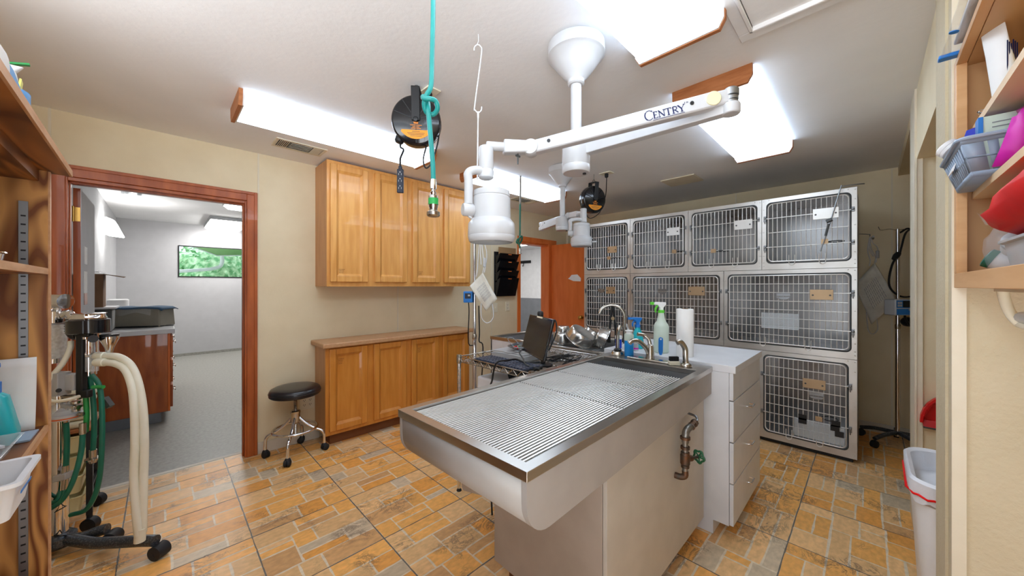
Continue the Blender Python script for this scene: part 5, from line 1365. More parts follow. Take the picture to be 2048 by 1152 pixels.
# trash can with liner
t = thing('trash_can', 'slim white trash can with a plastic liner beside the textured wall', 'trash can', (2.10, -.27, 0))
def rr_ring(cx, cy, hx, hy, r, z, n=6):
    P = []
    for sx_, sy_, a0 in ((1, 1, 0), (-1, 1, 90), (-1, -1, 180), (1, -1, 270)):
        for k in range(n + 1):
            a = R(a0 + 90 * k / n); P.append((cx + sx_ * (hx - r) + r * math.cos(a), cy + sy_ * (hy - r) + r * math.sin(a), z))
    return P
def loft(rings, close_bottom=True, close_top=False):
    m = MB(); n = len(rings[0])
    fs = [(k * n + i, k * n + (i + 1) % n, (k + 1) * n + (i + 1) % n, (k + 1) * n + i) for k in range(len(rings) - 1) for i in range(n)]
    if close_bottom: fs.append(tuple(range(n)))
    if close_top: fs.append(tuple(range((len(rings) - 1) * n, len(rings) * n)))
    return m.add([p for r_ in rings for p in r_], fs)
q = (2.09, -.27)
loft([rr_ring(*q, .165, .125, .06, .004), rr_ring(*q, .20, .155, .07, .60), rr_ring(*q, .205, .16, .07, .635)]).build('bin_body', 'bin_white', t, solid=.003)
rg = random.Random(9)
def wob(P, a): return [(x + rg.uniform(-a, a), y + rg.uniform(-a, a), z + rg.uniform(-a, a) * 1.5) for x, y, z in P]
loft([wob(rr_ring(*q, .213, .168, .08, .585), .006), wob(rr_ring(*q, .214, .170, .08, .62), .004), rr_ring(*q, .216, .171, .08, .655), rr_ring(*q, .208, .164, .08, .664), rr_ring(*q, .196, .152, .07, .655), wob(rr_ring(*q, .188, .144, .07, .50), .006), wob(rr_ring(*q, .16, .12, .06, .22), .012)]).build('liner', 'liner', t)
MB().tube([(x, y, z) for x, y, z in wob(rr_ring(*q, .2165, .172, .08, .607), .004)], .004, 6, closed=True).build('drawstring', 'red', t)
# dustpan on the partition
t = thing('dustpan', 'red plastic dustpan hung on the beige partition above the trash can', 'dustpan', (2.905, -.31, .70))
P = []; cy, cz = -.315, .625
for k in range(15):
    a = R(180 * k / 14); P.append((2.905, cy + .128 * math.cos(a), cz + .165 * math.sin(a)))
g = MB().prism(P, (-.004, 0, 0))
g.build('pan', 'red_pan', t)
g = MB(); n = len(P); ins = [(2.903, cy + (y - cy) * .86, cz + .01 + (z - cz) * .86) for x, y, z in P]; outp = [(2.868, y, z) for x, y, z in P]
g.add([(2.903, y, z) for x, y, z in P] + outp + [(2.868, cy + (y - cy) * .92, cz + (z - cz) * .93) for x, y, z in P] + ins,
      [(i, i + 1, n + i + 1, n + i) for i in range(n - 1)] + [(n + i, n + i + 1, 2 * n + i + 1, 2 * n + i) for i in range(n - 1)] + [(2 * n + i, 2 * n + i + 1, 3 * n + i + 1, 3 * n + i) for i in range(n - 1)])
for k in range(8): g.box(2.864, 2.872, -.205 + -.003 * k, -.199 - .003 * k, .66 + k * .008, .663 + k * .008)
g.build('wall_rim', 'red_pan', t)
MB().add([(2.90, cy - .12, cz + .012), (2.90, cy + .12, cz + .012), (2.885, cy + .115, cz - .022), (2.885, cy - .115, cz - .022), (2.895, cy - .12, cz + .012), (2.895, cy + .12, cz + .012), (2.88, cy + .115, cz - .022), (2.88, cy - .115, cz - .022)],
         [(0, 1, 2, 3), (4, 5, 6, 7), (0, 1, 5, 4), (1, 2, 6, 5), (2, 3, 7, 6), (3, 0, 4, 7)]).build('ramp', 'red_pan', t)
B(2.878, 2.889, cy - .115, cy + .115, cz - .03, cz - .021).build('lip', 'dark_grey', t)
MB().tube([(2.895, cy, cz + .16), (2.88, cy, cz + .22), (2.88, cy, cz + .27)], .014, 8).cyl((2.918, cy, cz + .262), (2.878, cy, cz + .262), .004, 6).build('handle', 'red_pan', t)

# ================================================================= OPEN WALL CABINET, RIGHT OF THE CAMERA
t = thing('open_wall_cabinet', 'open birch wall cabinet with two shelves at the right edge', 'cabinet', (.9, -.3, 1.345))
B(1.509, 1.5275, -.455, -.179, 1.345, 1.948).build('side_panel', 'birch', t)
B(.32, .339, -.455, -.179, 1.345, 1.948).build('side_panel', 'birch', t)
B(.34, 1.508, -.455, -.179, 1.929, 1.9475).build('top_panel', 'birch', t)
B(.34, 1.508, -.455, -.179, 1.346, 1.362).build('bottom_panel', 'birch', t)
B(.34, 1.508, -.459, -.4555, 1.346, 1.947).build('back_panel', 'birch', t)
g = MB().box(1.487, 1.5275, -.1785, -.16, 1.383, 1.931).box(.32, .358, -.1785, -.16, 1.383, 1.931).box(.32, 1.5275, -.1785, -.16, 1.345, 1.383).box(.32, 1.5275, -.1785, -.16, 1.931, 1.948)
g.build('face_frame', 'pine', t, bevel=.0012)
B(.36, 1.507, -.45, -.187, 1.745, 1.762).build('shelf', 'pine_pale', t)
B(.36, 1.507, -.45, -.187, 1.575, 1.592).build('shelf', 'pine_pale', t)
MB().cyl((1.505, -.24, 1.742), (1.485, -.24, 1.742), .005, 8).cyl((1.505, -.24, 1.572), (1.485, -.24, 1.572), .005, 8).build('shelf_pin', 'alu', t)
# pouches lying on top
t = thing('plastic_pouch', 'clear plastic pouch with blue end strip overhanging the open cabinet top', 'pouch', (1.2, -.2, 1.95))
MB().sheet([[(1.47 - .5 * i / 10, -.132 - .15 * j / 5 , 1.952 + .010 * math.sin(j * 1.1) + .004 * math.sin(i * 2.1)) for j in range(6)] for i in range(11)]).build('film', 'bag_clear', t, solid=.003)
MB().box(1.462, 1.488, -.272, -.128, 1.949, 1.959).build('strip', 'blue', t, bevel=.003)
MB().box(1.05, 1.44, -.25, -.15, 1.963, 1.975).build('tray_card', 'lamp_white', t, bevel=.004)
MB().lathe([(.001, .0), (.008, .002), (.008, .004), (.001, .005)], (1.33, -.140, 1.952), (0, .2, -1), n=16).build('blue_tab', 'blue', t)
t = thing('plastic_pouch', 'white crumpled bag on top of the open cabinet at the corner of the photo', 'pouch', (.95, -.19, 1.97))
g = MB(); rr = random.Random(11)
g.sheet([[(1.12 - .3 * i / 8, -.145 - .14 * j / 6 + rr.uniform(-.004, .004), 1.968 + .05 * math.sin(math.pi * j / 6) * math.sin(math.pi * i / 8) + rr.uniform(-.006, .006)) for j in range(7)] for i in range(9)])
g.build('film', 'liner', t, solid=.004)
# ointment tube on shelf 1
t = thing('ointment_tube', 'white ointment tube standing crimp-up on the upper shelf', 'tube', (1.32, -.21, 1.762))
c0 = Vector((1.325, -.215, 1.765)); R1 = []
for h, a, b in ((0, .024, .020), (.05, .024, .016), (.11, .025, .009), (.155, .026, .003), (.17, .026, .0012)):
    R1.append([tuple(c0 + up * h + Vector((.07 * h, .12 * h, 0)) + Vector((.86, .5, 0)) * a * math.cos(R(q_)) + Vector((.5, -.86, 0)) * b * math.sin(R(q_))) for q_ in range(0, 360, 20)])
loft(R1, True, True).build('tube_body', 'paper', t)
g = MB(); v0 = Vector((-.86, -.5, 0))
for k in range(6): g.obox(c0 + up * (.075) + v0 * .0215 + Vector((.5, -.86, 0)) * (-.006 + .004 * k * .8) + Vector((.005, .01, 0)), up, Vector((.5, -.86, 0)), v0, .045 - .004 * (k % 3), .0008, .0005)
g.build('print', 'text_blue', t, smooth_=False)
MB().obox(c0 + up * .018 + v0 * .0245 - Vector((.5, -.86, 0)) * .004, up, Vector((.5, -.86, 0)), v0, .006, .006, .0006).build('logo_square', 'navy', t)
tag(MB().tube([(1.42 + .018 * math.cos(R(a)), -.205 + .018 * math.sin(R(a)), 1.768 + .006 * math.sin(R(a))) for a in range(0, 360, 30)], .0035, 8, closed=True).build('metal_ring', 'chrome'), 'small metal ring lying on the upper shelf beside the ointment tube', 'ring')
t = thing('snack_pouch', 'amber and yellow printed pouch behind the ointment tube', 'pouch', (1.22, -.28, 1.762))
loft([rr_ring(1.22, -.30, .09, .02, .018, 1.7625), rr_ring(1.22, -.30, .095, .035, .03, 1.82), rr_ring(1.22, -.30, .095, .012, .01, 1.90), rr_ring(1.22, -.30, .095, .003, .002, 1.918)], True, True).build('film', mat('amber_pouch', (206, 140, 30), .3, rgb2=(222, 196, 60), scale=14, bump=.5, bscale=20), t)
B(1.126, 1.314, -.306, -.296, 1.905, 1.921).build('header_strip', 'outlet_ivory', t)
# basket
bk = thing('plastic_basket', 'grey-blue slotted plastic basket overhanging the middle shelf', 'basket', (1.38, -.28, 1.592))
bx0, bx1, by0, by1, bz0 = 1.284, 1.480, -.40, -.162, 1.5925
rx0, rx1, ry0, ry1, rz = 1.250, 1.505, -.43, -.140, 1.672
g = MB()
def lerp(a, b, t_): return a + (b - a) * t_
def wall_pt(side, s_, h):
    X0, X1 = lerp(bx0, rx0, h), lerp(bx1, rx1, h); Y0, Y1 = lerp(by0, ry0, h), lerp(by1, ry1, h); z = lerp(bz0, rz, h)
    return {0: (X0, lerp(Y0, Y1, s_), z), 1: (lerp(X0, X1, s_), Y1, z), 2: (X1, lerp(Y0, Y1, s_), z), 3: (lerp(X0, X1, s_), Y0, z)}[side]
def wq(side, s0, s1, h0, h1): g.add([wall_pt(side, s0, h0), wall_pt(side, s1, h0), wall_pt(side, s1, h1), wall_pt(side, s0, h1)], [(0, 1, 2, 3)])
for side, ns in ((0, 7), (1, 12), (2, 7), (3, 12)):
    wq(side, 0, 1, 0, .14); wq(side, 0, 1, .86, 1)
    if side % 2: wq(side, 0, 1, .46, .54)
    else: wq(side, 0, 1, .48, .53)
    for k in range(ns + 1):
        s_ = k / ns; w_ = .10 if k in (0, ns) else .025 if side % 2 == 0 else .018
        wq(side, max(0, s_ - w_), min(1, s_ + w_), .14, .86)
g.add([(bx0, by0, bz0), (bx1, by0, bz0), (bx1, by1, bz0), (bx0, by1, bz0)], [(0, 1, 2, 3)])
g.build('basket_body', 'basket_blue', bk, solid=.0022)
g = MB(); g.tube(rr_ring((rx0 + rx1) / 2, (ry0 + ry1) / 2, (rx1 - rx0) / 2 + .004, (ry1 - ry0) / 2 + .004, .02, rz, 5), .0045, 8, closed=True)
g.build('rim', 'basket_blue', bk)
MB().obox((1.41, -.1475, 1.650), (1, 0, 0), (0, -.25, 1), (0, 1, .25), .036, .02, .0008).build('label', 'paper', bk)
t = thing('medicine_box', 'small deep blue medicine box with white lettering sticking out of the basket', 'box', (1.42, -.2, 1.70))
c0 = Vector((1.42, -.205, 1.698)); ua = Vector((-.62, -.78, .08)).normalized(); va = Vector((.35, -.32, .88)).normalized(); wa = ua.cross(va).normalized(); va = wa.cross(ua)
MB().obox(c0, ua, va, wa, .042, .046, .020).build('carton', 'blue_box', t, bevel=.0015)
fs = 1 if wa.dot(Vector((-1, -1, 0))) > 0 else -1
g = MB()
for k, (a, w_, h_) in enumerate(((0, .003, .006), (.008, .003, .004), (.014, .002, .006), (.020, .003, .004), (.026, .003, .005), (.033, .003, .004), (.040, .006, .003))):
    g.obox(c0 + wa * fs * .0205 - ua * fs * (.022 - a) * -1 * (-1) + va * .014, ua, va, wa, w_, h_, .0004)
g.obox(c0 + wa * fs * .0205 + va * .004, ua, va, wa, .026, .0012, .0004)
g.build('lettering', 'paper', t, smooth_=False)
t = thing('flat_carton', 'long pale green printed carton standing in the basket', 'box', (1.32, -.28, 1.66))
MB().box(1.305, 1.335, -.395, -.172, 1.60, 1.727).build('carton', mat('pale_green', (200, 216, 200), .5), t, bevel=.001)
MB().box(1.3035, 1.335, -.178, -.171, 1.60, 1.7275).build('end_stripe', 'blue', t)
g = MB()
for z in (1.71, 1.70, 1.685, 1.675): g.box(1.3040, 1.3049, -.33, -.19, z, z + .0018)
g.build('print', 'wainscot_grey', t, smooth_=False)
t = thing('pill_bottle', 'white capped pill bottle poking over the far rim of the basket', 'bottle', (1.47, -.13, 1.70))
MB().lathe([(.021, -.045), (.021, -.004)], (1.465, -.150, 1.705), (.25, .55, .6), n=22).build('bottle_body', 'lamp_white', t)
MB().lathe([(.021, -.004), (.0235, -.003), (.0235, .004), (.022, .005), (.0235, .006), (.0235, .014), (.020, .017)], (1.465, -.150, 1.705), (.25, .55, .6), n=26).build('cap', 'paint_white', t)
for k, (x, y, m, l) in enumerate(((1.40, -.27, 'orange_pipe', 'orange pill bottle seen through the basket slots'), (1.36, -.23, 'lamp_white', 'white pill bottle seen through the basket slots'), (1.38, -.33, 'navy', 'dark pill bottle seen deep inside the basket'))):
    t = thing('pill_bottle', l, 'bottle', (x, y, 1.596))
    MB().lathe([(.019, .001), (.02, .003), (.02, .055), (.014, .058)], (x, y, 1.5955), n=18).build('bottle_body', m, t)
    MB().lathe([(.018, .056), (.018, .07)], (x, y, 1.5955), n=18).build('cap', 'paint_white', t)
t = thing('plastic_bag', 'magenta plastic bag draped over the near side of the basket', 'bag', (1.24, -.3, 1.66))
rr = random.Random(21); G = []
prof = [(1.30, 1.745), (1.265, 1.735), (1.243, 1.70), (1.238, 1.665), (1.240, 1.63), (1.245, 1.60)]
for i, (x, z) in enumerate(prof):
    G.append([(x + .006 * math.sin(j * 1.7 + i), -.205 - .017 * j + (.02 - .009 * i) * (j == 0) * -1, z - max(0, 3 - j) * .010 * (i < 2) + rr.uniform(-.003, .003)) for j in range(11)])
MB().sheet(G).build('film', 'magenta', t, solid=.003)
# bottom compartment: clear bag with bottles, red bag, white tray
t = thing('specimen_bag', 'clear plastic bag of white jars on the bottom shelf under the red bag', 'bag', (1.36, -.23, 1.363))
def puff(c, rx, ry, rz_, seed, amp=.12, n=18, m=12):
    rr = random.Random(seed); ph = [rr.uniform(0, 6.28) for _ in range(6)]; vs = []; fs = []
    for i in range(m + 1):
        th = math.pi * i / m
        for j in range(n):
            a = 2 * math.pi * j / n; k = 1 + amp * (math.sin(3 * a + ph[0]) * math.sin(2 * th + ph[1]) + .6 * math.sin(5 * a + ph[2] + 3 * th) + .5 * math.sin(7 * th + ph[3] - 2 * a))
            sx_ = abs(math.sin(th)) ** .7; cz_ = math.copysign(abs(math.cos(th)) ** .7, math.cos(th))
            vs.append((c[0] + rx * k * sx_ * math.cos(a), c[1] + ry * k * sx_ * math.sin(a), c[2] + rz_ * k * cz_))
    for i in range(m):
        for j in range(n): fs.append((i * n + j, i * n + (j + 1) % n, (i + 1) * n + (j + 1) % n, (i + 1) * n + j))
    return MB().add(vs, fs)
bg = puff((1.345, -.245, 1.433), .085, .058, .062, 4, .06)
bg.sheet([[(1.44 + .006 * i, -.20 - .01 * j + .004 * i, 1.50 + .012 * i - .004 * j * i) for j in range(5)] for i in range(4)])
bg.build('film', 'bag_clear', t)
for k, (x, y, z, ax, l) in enumerate(((1.38, -.215, 1.405, (.2, .9, .5), 0), (1.33, -.225, 1.44, (-.9, .1, .3), 1), (1.31, -.25, 1.40, (-.5, -.6, .7), 0), (1.36, -.24, 1.475, (0, .4, .9), 1))):
    j = thing('specimen_jar', ['white jar with teal rim lowest in the clear bag', 'grey-lidded jar lying across the clear bag', 'white jar with green lid at the near side of the clear bag', 'white jar at the top of the clear bag'][k], 'jar', (x, y, z), 'jars in the clear bag')
    MB().lathe([(.018, -.025), (.020, -.022), (.020, .012)], (x, y, z), ax, n=22).build('jar_body', 'paint_white', j)
    MB().lathe([(.0215, .012), (.0215, .024), (.018, .026)], (x, y, z), ax, n=22).build('lid', ('green_hose', 'device_grey', 'green_plastic', 'paper')[k], j)
t = thing('plastic_bag', 'bright red plastic bag bulging out of the bottom compartment', 'bag', (1.15, -.22, 1.46))
rr = random.Random(8); G = []
top_ = [(1.285, 1.487), (1.26, 1.515), (1.20, 1.540), (1.12, 1.556), (1.02, 1.565), (.90, 1.566), (.78, 1.566)]
bot_ = [(1.283, 1.480), (1.25, 1.462), (1.20, 1.452), (1.12, 1.455), (1.02, 1.462), (.90, 1.466), (.78, 1.468)]
for i in range(7):
    row = []
    for j in range(9):
        v_ = j / 8; x = lerp(top_[i][0], bot_[i][0], v_); z = lerp(top_[i][1], bot_[i][1], v_)
        row.append((x, -.205 + .040 * math.sin(math.pi * v_) * min(1, i / 2 + .2) + .005 * math.sin(3 * i + 2 * j) + rr.uniform(-.002, .002), z))
    G.append(row)
for i in range(7): G[i] = G[i] + [(G[i][8][0] - .01, -.30, G[i][8][2] + .002), (G[i][8][0] - .01, -.40, G[i][8][2] + .02)]
MB().sheet(G).build('film', 'red', t, solid=.003)
t = thing('plastic_tray', 'translucent white plastic tub under the red bag', 'tub', (1.1, -.28, 1.363))
loft([rr_ring(1.08, -.29, .165, .085, .02, 1.3635), rr_ring(1.08, -.29, .175, .095, .02, 1.435), rr_ring(1.08, -.29, .182, .102, .02, 1.437), rr_ring(1.08, -.29, .182, .102, .02, 1.442), rr_ring(1.08, -.29, .172, .092, .02, 1.441), rr_ring(1.08, -.29, .162, .082, .02, 1.37)]).build('tub_body', 'lamp_white', t)
t = thing('towel_holder', 'ivory plastic towel holder bracket under the open wall cabinet', 'towel holder', (1.2, -.25, 1.345))
pt_ = [(1.285, -.200, 1.343), (1.282, -.203, 1.32), (1.276, -.208, 1.295), (1.265, -.216, 1.275), (1.245, -.222, 1.268), (1.10, -.222, 1.268), (.98, -.222, 1.268), (.955, -.216, 1.28), (.945, -.203, 1.32), (.945, -.200, 1.343)]
MB().tube(pt_, .0085, 10, sub=3).build('bracket', 'outlet_ivory', t)
MB().cyl((1.26, -.222, 1.285), (.97, -.222, 1.285), .012, 12).build('roller', 'lamp_white', t)
MB().box(.94, 1.29, -.30, -.19, 1.338, 1.3445).build('mounting_plate', 'outlet_ivory', t)

# ================================================================= SHELF UNIT, LEFT OF THE CAMERA
t = thing('plywood_shelf_unit', 'fir plywood shelf unit with slotted metal standards at the left edge', 'shelf unit', (-.245, 1.76, 0))
B(-.64, -.245, 1.76, 1.779, 0.002, 1.699).build('side_panel', 'fir_ply', t)
B(-.64, -.245, .22, .239, 0.002, 1.699).build('side_panel', 'fir_ply', t)
B(-.65, -.207, .20, 1.80, 1.70, 1.718).build('top_board', 'fir_ply_top', t)
B(-.2068, -.2015, .20, 1.80, 1.699, 1.719).build('edge_strip', 'fir_edge', t)
B(-.2449, -.241, 1.7605, 1.7785, .01, 1.698).build('edge_strip', 'fir_edge', t)
B(-.64, -.262, .24, 1.759, 1.665, 1.6995).build('cleat', 'fir_ply_top', t)
B(-.638, -.634, .24, 1.759, .02, 1.66).build('back_panel', 'fir_ply', t)
for z in (1.385, .910, .45):
    s_ = B(-.632, -.252, .242, 1.758, z, z + .018).build('shelf', 'fir_ply_top', t)
    B(-.2515, -.244, .242, 1.758, z, z + .0182).build('edge_strip', 'fir_edge', s_)
for x in (-.289, -.56):
    g = MB()
    for k in range(60): g.box(x - .0045, x + .0045, 1.7535, 1.7547, .05 + k * .0255, .0545 + k * .0255)
    build2('metal_standard', [(B(x - .0085, x + .0085, 1.7545, 1.7598, .03, 1.60), 'alu'), (g, 'black')], t)
turned(t, 1.2)
t = thing('steel_pan', 'shallow round steel pan on the middle plywood shelf', 'pan', (-.40, 1.50, 1.404))
MB().lathe([(.085, .001), (.092, .004), (.096, .026), (.101, .028), (.1, .031), (.09, .03), (.086, .006)], (-.375, 1.52, 1.4035), n=40).build('pan_body', 'chrome', t)
t = thing('steel_cover', 'steel cover resting in the shallow pan', 'lid', (-.39, 1.50, 1.44))
MB().lathe([(.001, .012), (.05, .008), (.075, .001), (.075, .004), (.05, .011)], (-.40, 1.50, 1.437), (.1, 0, 1), n=32, cap=False).build('cover_body', 'chrome', t)
t = thing('paper_sheet', 'blank white sheet leaning against the plywood side panel', 'paper', (-.35, 1.72, .93))
MB().sheet([[(-.262 - .22 * j / 6, 1.735 - .02 * (1 - i / 8) ** 2, .932 + .208 * i / 8) for j in range(7)] for i in range(9)]).build('sheet', 'paper', t, solid=.001)
x, y = -.325, 1.63
t = thing('spray_bottle', 'clear turquoise spray bottle on the lower plywood shelf', 'spray bottle', (x, y, .929))
loft([rr_ring(x, y, .050, .035, .02, .9295), rr_ring(x, y, .050, .035, .02, .96), rr_ring(x, y, .034, .027, .02, 1.055), rr_ring(x, y, .022, .020, .018, 1.066)], True, True).build('bottle_body', 'bottle_teal', t)
MB().lathe([(.0225, 1.064), (.0225, 1.094), (.017, 1.096)], (x, y, 0), n=20).build('collar', 'blue', t)
trigger((x, y, 1.092), (-.3, -.95, 0), 1.0, 'blue', 'blue', t)
t = thing('clear_tray', 'clear plastic tray of packets at the front of the lower plywood shelf', 'tray', (-.30, 1.45, .929))
loft([rr_ring(-.36, 1.46, .085, .10, .01, .9295), rr_ring(-.36, 1.46, .098, .115, .012, .962), rr_ring(-.36, 1.46, .104, .12, .012, .963)]).build('tray_body', 'plastic_clear', t, solid=.002)
for k, (dx, dy, a) in enumerate(((-.02, .03, .2), (.02, -.03, -.3), (.03, .05, .7))):
    tag(MB().obox((-.36 + dx, 1.46 + dy, .937 + .007 * k), (1, a, 0), (-a, 1, 0), up, .045, .03, .003).build('packet', 'liner' if k else 'foil'), ['silver packet lowest in the clear tray', 'white packet in the middle of the clear tray', 'white packet topmost in the clear tray'][k], 'packet', 'packets in the clear tray')
tag(B(-.295, -.253, 1.60, 1.70, .9293, .934).build('card', 'basket_blue'), 'pale blue card by the turquoise bottle on the lower shelf edge', 'card')
t = thing('plastic_tub', 'white rectangular plastic tub overhanging the lower plywood shelf', 'tub', (-.29, 1.14, .929))
q = (-.292, 1.142)
loft([rr_ring(*q, .098, .062, .012, .9295), rr_ring(*q, .106, .070, .012, .985), rr_ring(*q, .108, .072, .012, .992), rr_ring(*q, .115, .079, .014, .993), rr_ring(*q, .115, .079, .014, 1.000), rr_ring(*q, .105, .069, .012, .999), rr_ring(*q, .096, .060, .012, .94)]).build('tub_body', 'bin_white', t)
B(-.30, -.23, 1.09, 1.19, .9405, .95).build('insert', 'device_grey', t)
MB().obox((-.1828, 1.13, .972), (0, 1, .0), (.12, 0, 1), (1, 0, -.12), .035, .0025, .0006).build('edge_label', 'blue', t)
# blue package and white pouch on the top board
t = thing('wipes_package', 'blue and white wrapped package on top of the plywood shelf unit', 'package', (-.22, 1.08, 1.719))
loft([rr_ring(-.31, 1.08, .10, .17, .02, 1.7195), rr_ring(-.305, 1.08, .105, .185, .02, 1.728), rr_ring(-.305, 1.07, .098, .15, .03, 1.775), rr_ring(-.305, 1.05, .085, .11, .03, 1.81)], True, True).build('wrap', 'sky_blue', t)
MB().sheet([[(-.205 + .006 * math.sin(i), 1.235 + .045 * i / 3, 1.722 + .035 * j / 4) for j in range(5)] for i in range(4)]).build('end_seal', 'sky_blue', t, solid=.002)
puff((-.204, 1.07, 1.745), .010, .055, .026, 3, .02).build('white_patch', 'paper', t)
t = thing('snack_pouch', 'white and yellow pouch with green tip behind the blue package', 'pouch', (-.275, 1.34, 1.719))
loft([rr_ring(-.275, 1.34, .05, .04, .02, 1.7195), rr_ring(-.275, 1.34, .052, .042, .03, 1.77), rr_ring(-.275, 1.34, .045, .012, .01, 1.825), rr_ring(-.27, 1.34, .05, .003, .002, 1.84)], True, True).build('wrap', 'paper', t)
MB().obox((-.224, 1.33, 1.785), (0, .5, .9), (0, -1, .5), (1, 0, -.3), .03, .007, .0015).build('yellow_band', mat('soft_yellow', (224, 222, 110), .5), t)
MB().obox((-.24, 1.34, 1.842), (1, .2, .4), (0, 1, 0), up, .03, .005, .002).build('green_tip', 'green_plastic', t)
# ================================================================= ANAESTHESIA MACHINE
PM = Vector((-.368, 2.89, 0))
def m(a, z, b=0):   # a across, z height, b depth (offset runs along the slanting line of sight so stacked fittings stay in line)
    return PM + rt * (a + b * (a - 2.2947) / 1.795) + fw * b + up * (z + b * (z - 1.35) / 1.795)
t = thing('anaesthesia_machine', 'chrome-pole anaesthesia machine with absorber canister beside the plywood shelf', 'medical machine', PM)
MB().cyl(m(0, .06), m(0, .80), .033, 24).cyl(m(0, .80), m(0, .86), .020, 16).build('pole', 'chrome', t)
g = MB(); g.tube([m(.05 * math.cos(R(a)) * .72, .215 + .02 * math.cos(R(a)), .036 * math.sin(R(a))) for a in range(0, 360, 20)], .0025, 6, closed=True)
g.tube([m(.037 * math.cos(R(a)), .085, .037 * math.sin(R(a))) for a in range(0, 360, 20)], .004, 6, closed=True)
g.build('cable_tie', 'black', t)
# spider base
e1, e2 = Vector((-.02, 2.50, .085)), Vector((-.20, 2.80, .085)); e3, e4 = Vector((-.60, 2.88, .085)), Vector((-.56, 2.62, .085)) 
for k, e in enumerate((e1, e2, e3, e4)):
    d = (e - PM); d.z = 0; L_ = d.length; d.normalize(); w_ = Vector((-d.y, d.x, 0))
    l = MB().tube([PM + up * .075, PM + d * L_ * .25 + up * .06, PM + d * L_ * .45 + up * .058, PM + d * L_ * .85 + up * .078, PM + d * L_ * 1.0 + up * .082], .026, 14, sub=4).build('leg', 'hammer_grey', t)
    MB().lathe([(.024, -.032), (.034, -.028), (.034, .028), (.024, .032)], Vector((e.x, e.y, .0345)) + d * .02, w_, n=28).cyl(Vector((e.x, e.y, .03)) + d * .02 - w_ * .035, Vector((e.x, e.y, .03)) + d * .02 + w_ * .035, .008, 10).build('caster', 'rubber', l)
MB().lathe([(.05, .035), (.062, .05), (.06, .085), (.042, .10)], PM, n=28).build('base_hub', 'hammer_grey', t)
# absorber head and canister
c = m(-.035, 0)
MB().lathe([(.052, .962), (.052, .985)], c, n=32).build('canister_base', 'chrome', t)
MB().lathe([(.052, 1.162), (.056, 1.165), (.056, 1.222), (.03, 1.228), (.016, 1.232), (.016, 1.24)], c, n=32).build('absorber_head', 'chrome', t)
MB().lathe([(.047, .985), (.047, 1.155)], c, n=32).build('granules', 'soda_lime', t)
MB().lathe([(.050, .984), (.050, 1.163)], c, n=32, cap=False).build('canister', 'plastic_clear', t)
gc = m(-.008, 1.272)
MB().lathe([(.030, -.038), (.035, -.036), (.035, .034), (.037, .035), (.037, .042), (.030, .043)], gc, rt, n=32).cyl(m(-.008, 1.24), m(-.008, 1.225), .012, 12).build('pressure_gauge', 'chrome', t)
MB().tube([m(.02, 1.20), m(.045, 1.212), m(.062, 1.20), m(.066, 1.18)], .017, 14, sub=4).build('elbow', 'chrome', t)
pr = []
for k in range(6): pr += [(.026, 1.182 - k * .012), (.021, 1.176 - k * .012)]
MB().lathe(pr + [(.024, 1.11)], m(.064, 0), n=24).tube([m(.064, 1.115), m(.078, 1.10), m(.10, 1.098)], .022, 14, sub=3).build('corrugated_elbow', 'black', t)
dc = m(.150, 0)
MB().lathe([(.070, 1.112), (.076, 1.116), (.076, 1.178), (.070, 1.182)], dc, n=40).build('drum', 'black_gloss', t)
MB().lathe([(.062, 1.1825), (.064, 1.19), (.058, 1.198), (.058, 1.208), (.064, 1.212), (.05, 1.214)], dc, n=36).build('drum_cap', 'chrome', t)
g = MB().lathe([(.044, 1.112), (.044, 1.085), (.034, 1.08), (.034, 1.02), (.038, 1.01), (.034, .995), (.028, .99), (.028, .90)], dc, n=28)
g.build('valve_column', 'chrome', t)
g = MB().cyl(m(.172, 1.082, -.035), m(.172, 1.082, -.075), .018, 20)
g.build('knob', 'black', t)
MB().lathe([(.034, 1.095), (.036, 1.085), (.016, 1.035), (.012, 1.01)], m(.255, 0), n=24).tube([m(.255, 1.02), m(.235, 1.00), m(.19, 1.00)], .012, 10, sub=3).build('scavenger_cup', 'chrome', t)
MB().lathe([(.035, 1.0955), (.035, 1.105), (.02, 1.106)], m(.255, 0), n=24).build('cup_rim', 'black', t)
MB().obox(m(.115, .955, -.03), rt, fw, up, .017, .014, .155).obox(m(.128, 1.105, -.03), rt, fw, up, .035, .014, .014).obox(m(.128, .805, -.03), rt, fw, up, .03, .014, .02).build('mounting_bar', 'black', t, bevel=.006)
MB().obox(m(-.002, .855, -.05), rt, fw, up, .030, .028, .056).obox(m(.062, .865, -.03), rt, fw, up, .034, .02, .04).build('vaporiser_block', 'device_grey', t, bevel=.003)
MB().cyl(m(-.002, .82, -.078), m(-.002, .82, -.085), .010, 12).build('block_bolt', 'black', t)
g = MB()
for z, r in ((.785, .014), (.775, .022), (.755, .018), (.735, .026), (.715, .016)): g.lathe([(r, 0), (r, .012)], m(.085, z, -.02), n=14)
g.cyl(m(.03, .79, -.02), m(.10, .79, -.02), .012, 10).cyl(m(.02, .745, -.03), m(.10, .735, -.03), .011, 10).cyl(m(.10, .70, -.03), m(.12, .70, -.03), .010, 10)
g.build('fitting', 'nickel', t)
MB().lathe([(.055, .69), (.060, .695), (.050, .735), (.02, .745)], m(.028, 0, -.03), n=28).build('flow_dome', 'plastic_clear', t)
MB().lathe([(.058, .668), (.060, .672), (.060, .690), (.05, .694)], m(.032, 0, -.03), n=28).build('dome_base', 'lamp_white', t)
MB().lathe([(.0605, .674), (.0605, .680)], m(.032, 0, -.03), n=28).build('orange_band', 'orange_pipe', t)
for px in (.155, .178):
    MB().lathe([(.016, .905), (.016, .985), (.010, .99)], m(px, 0, -.025), n=16).build('flow_tube', 'plastic_clear', t)
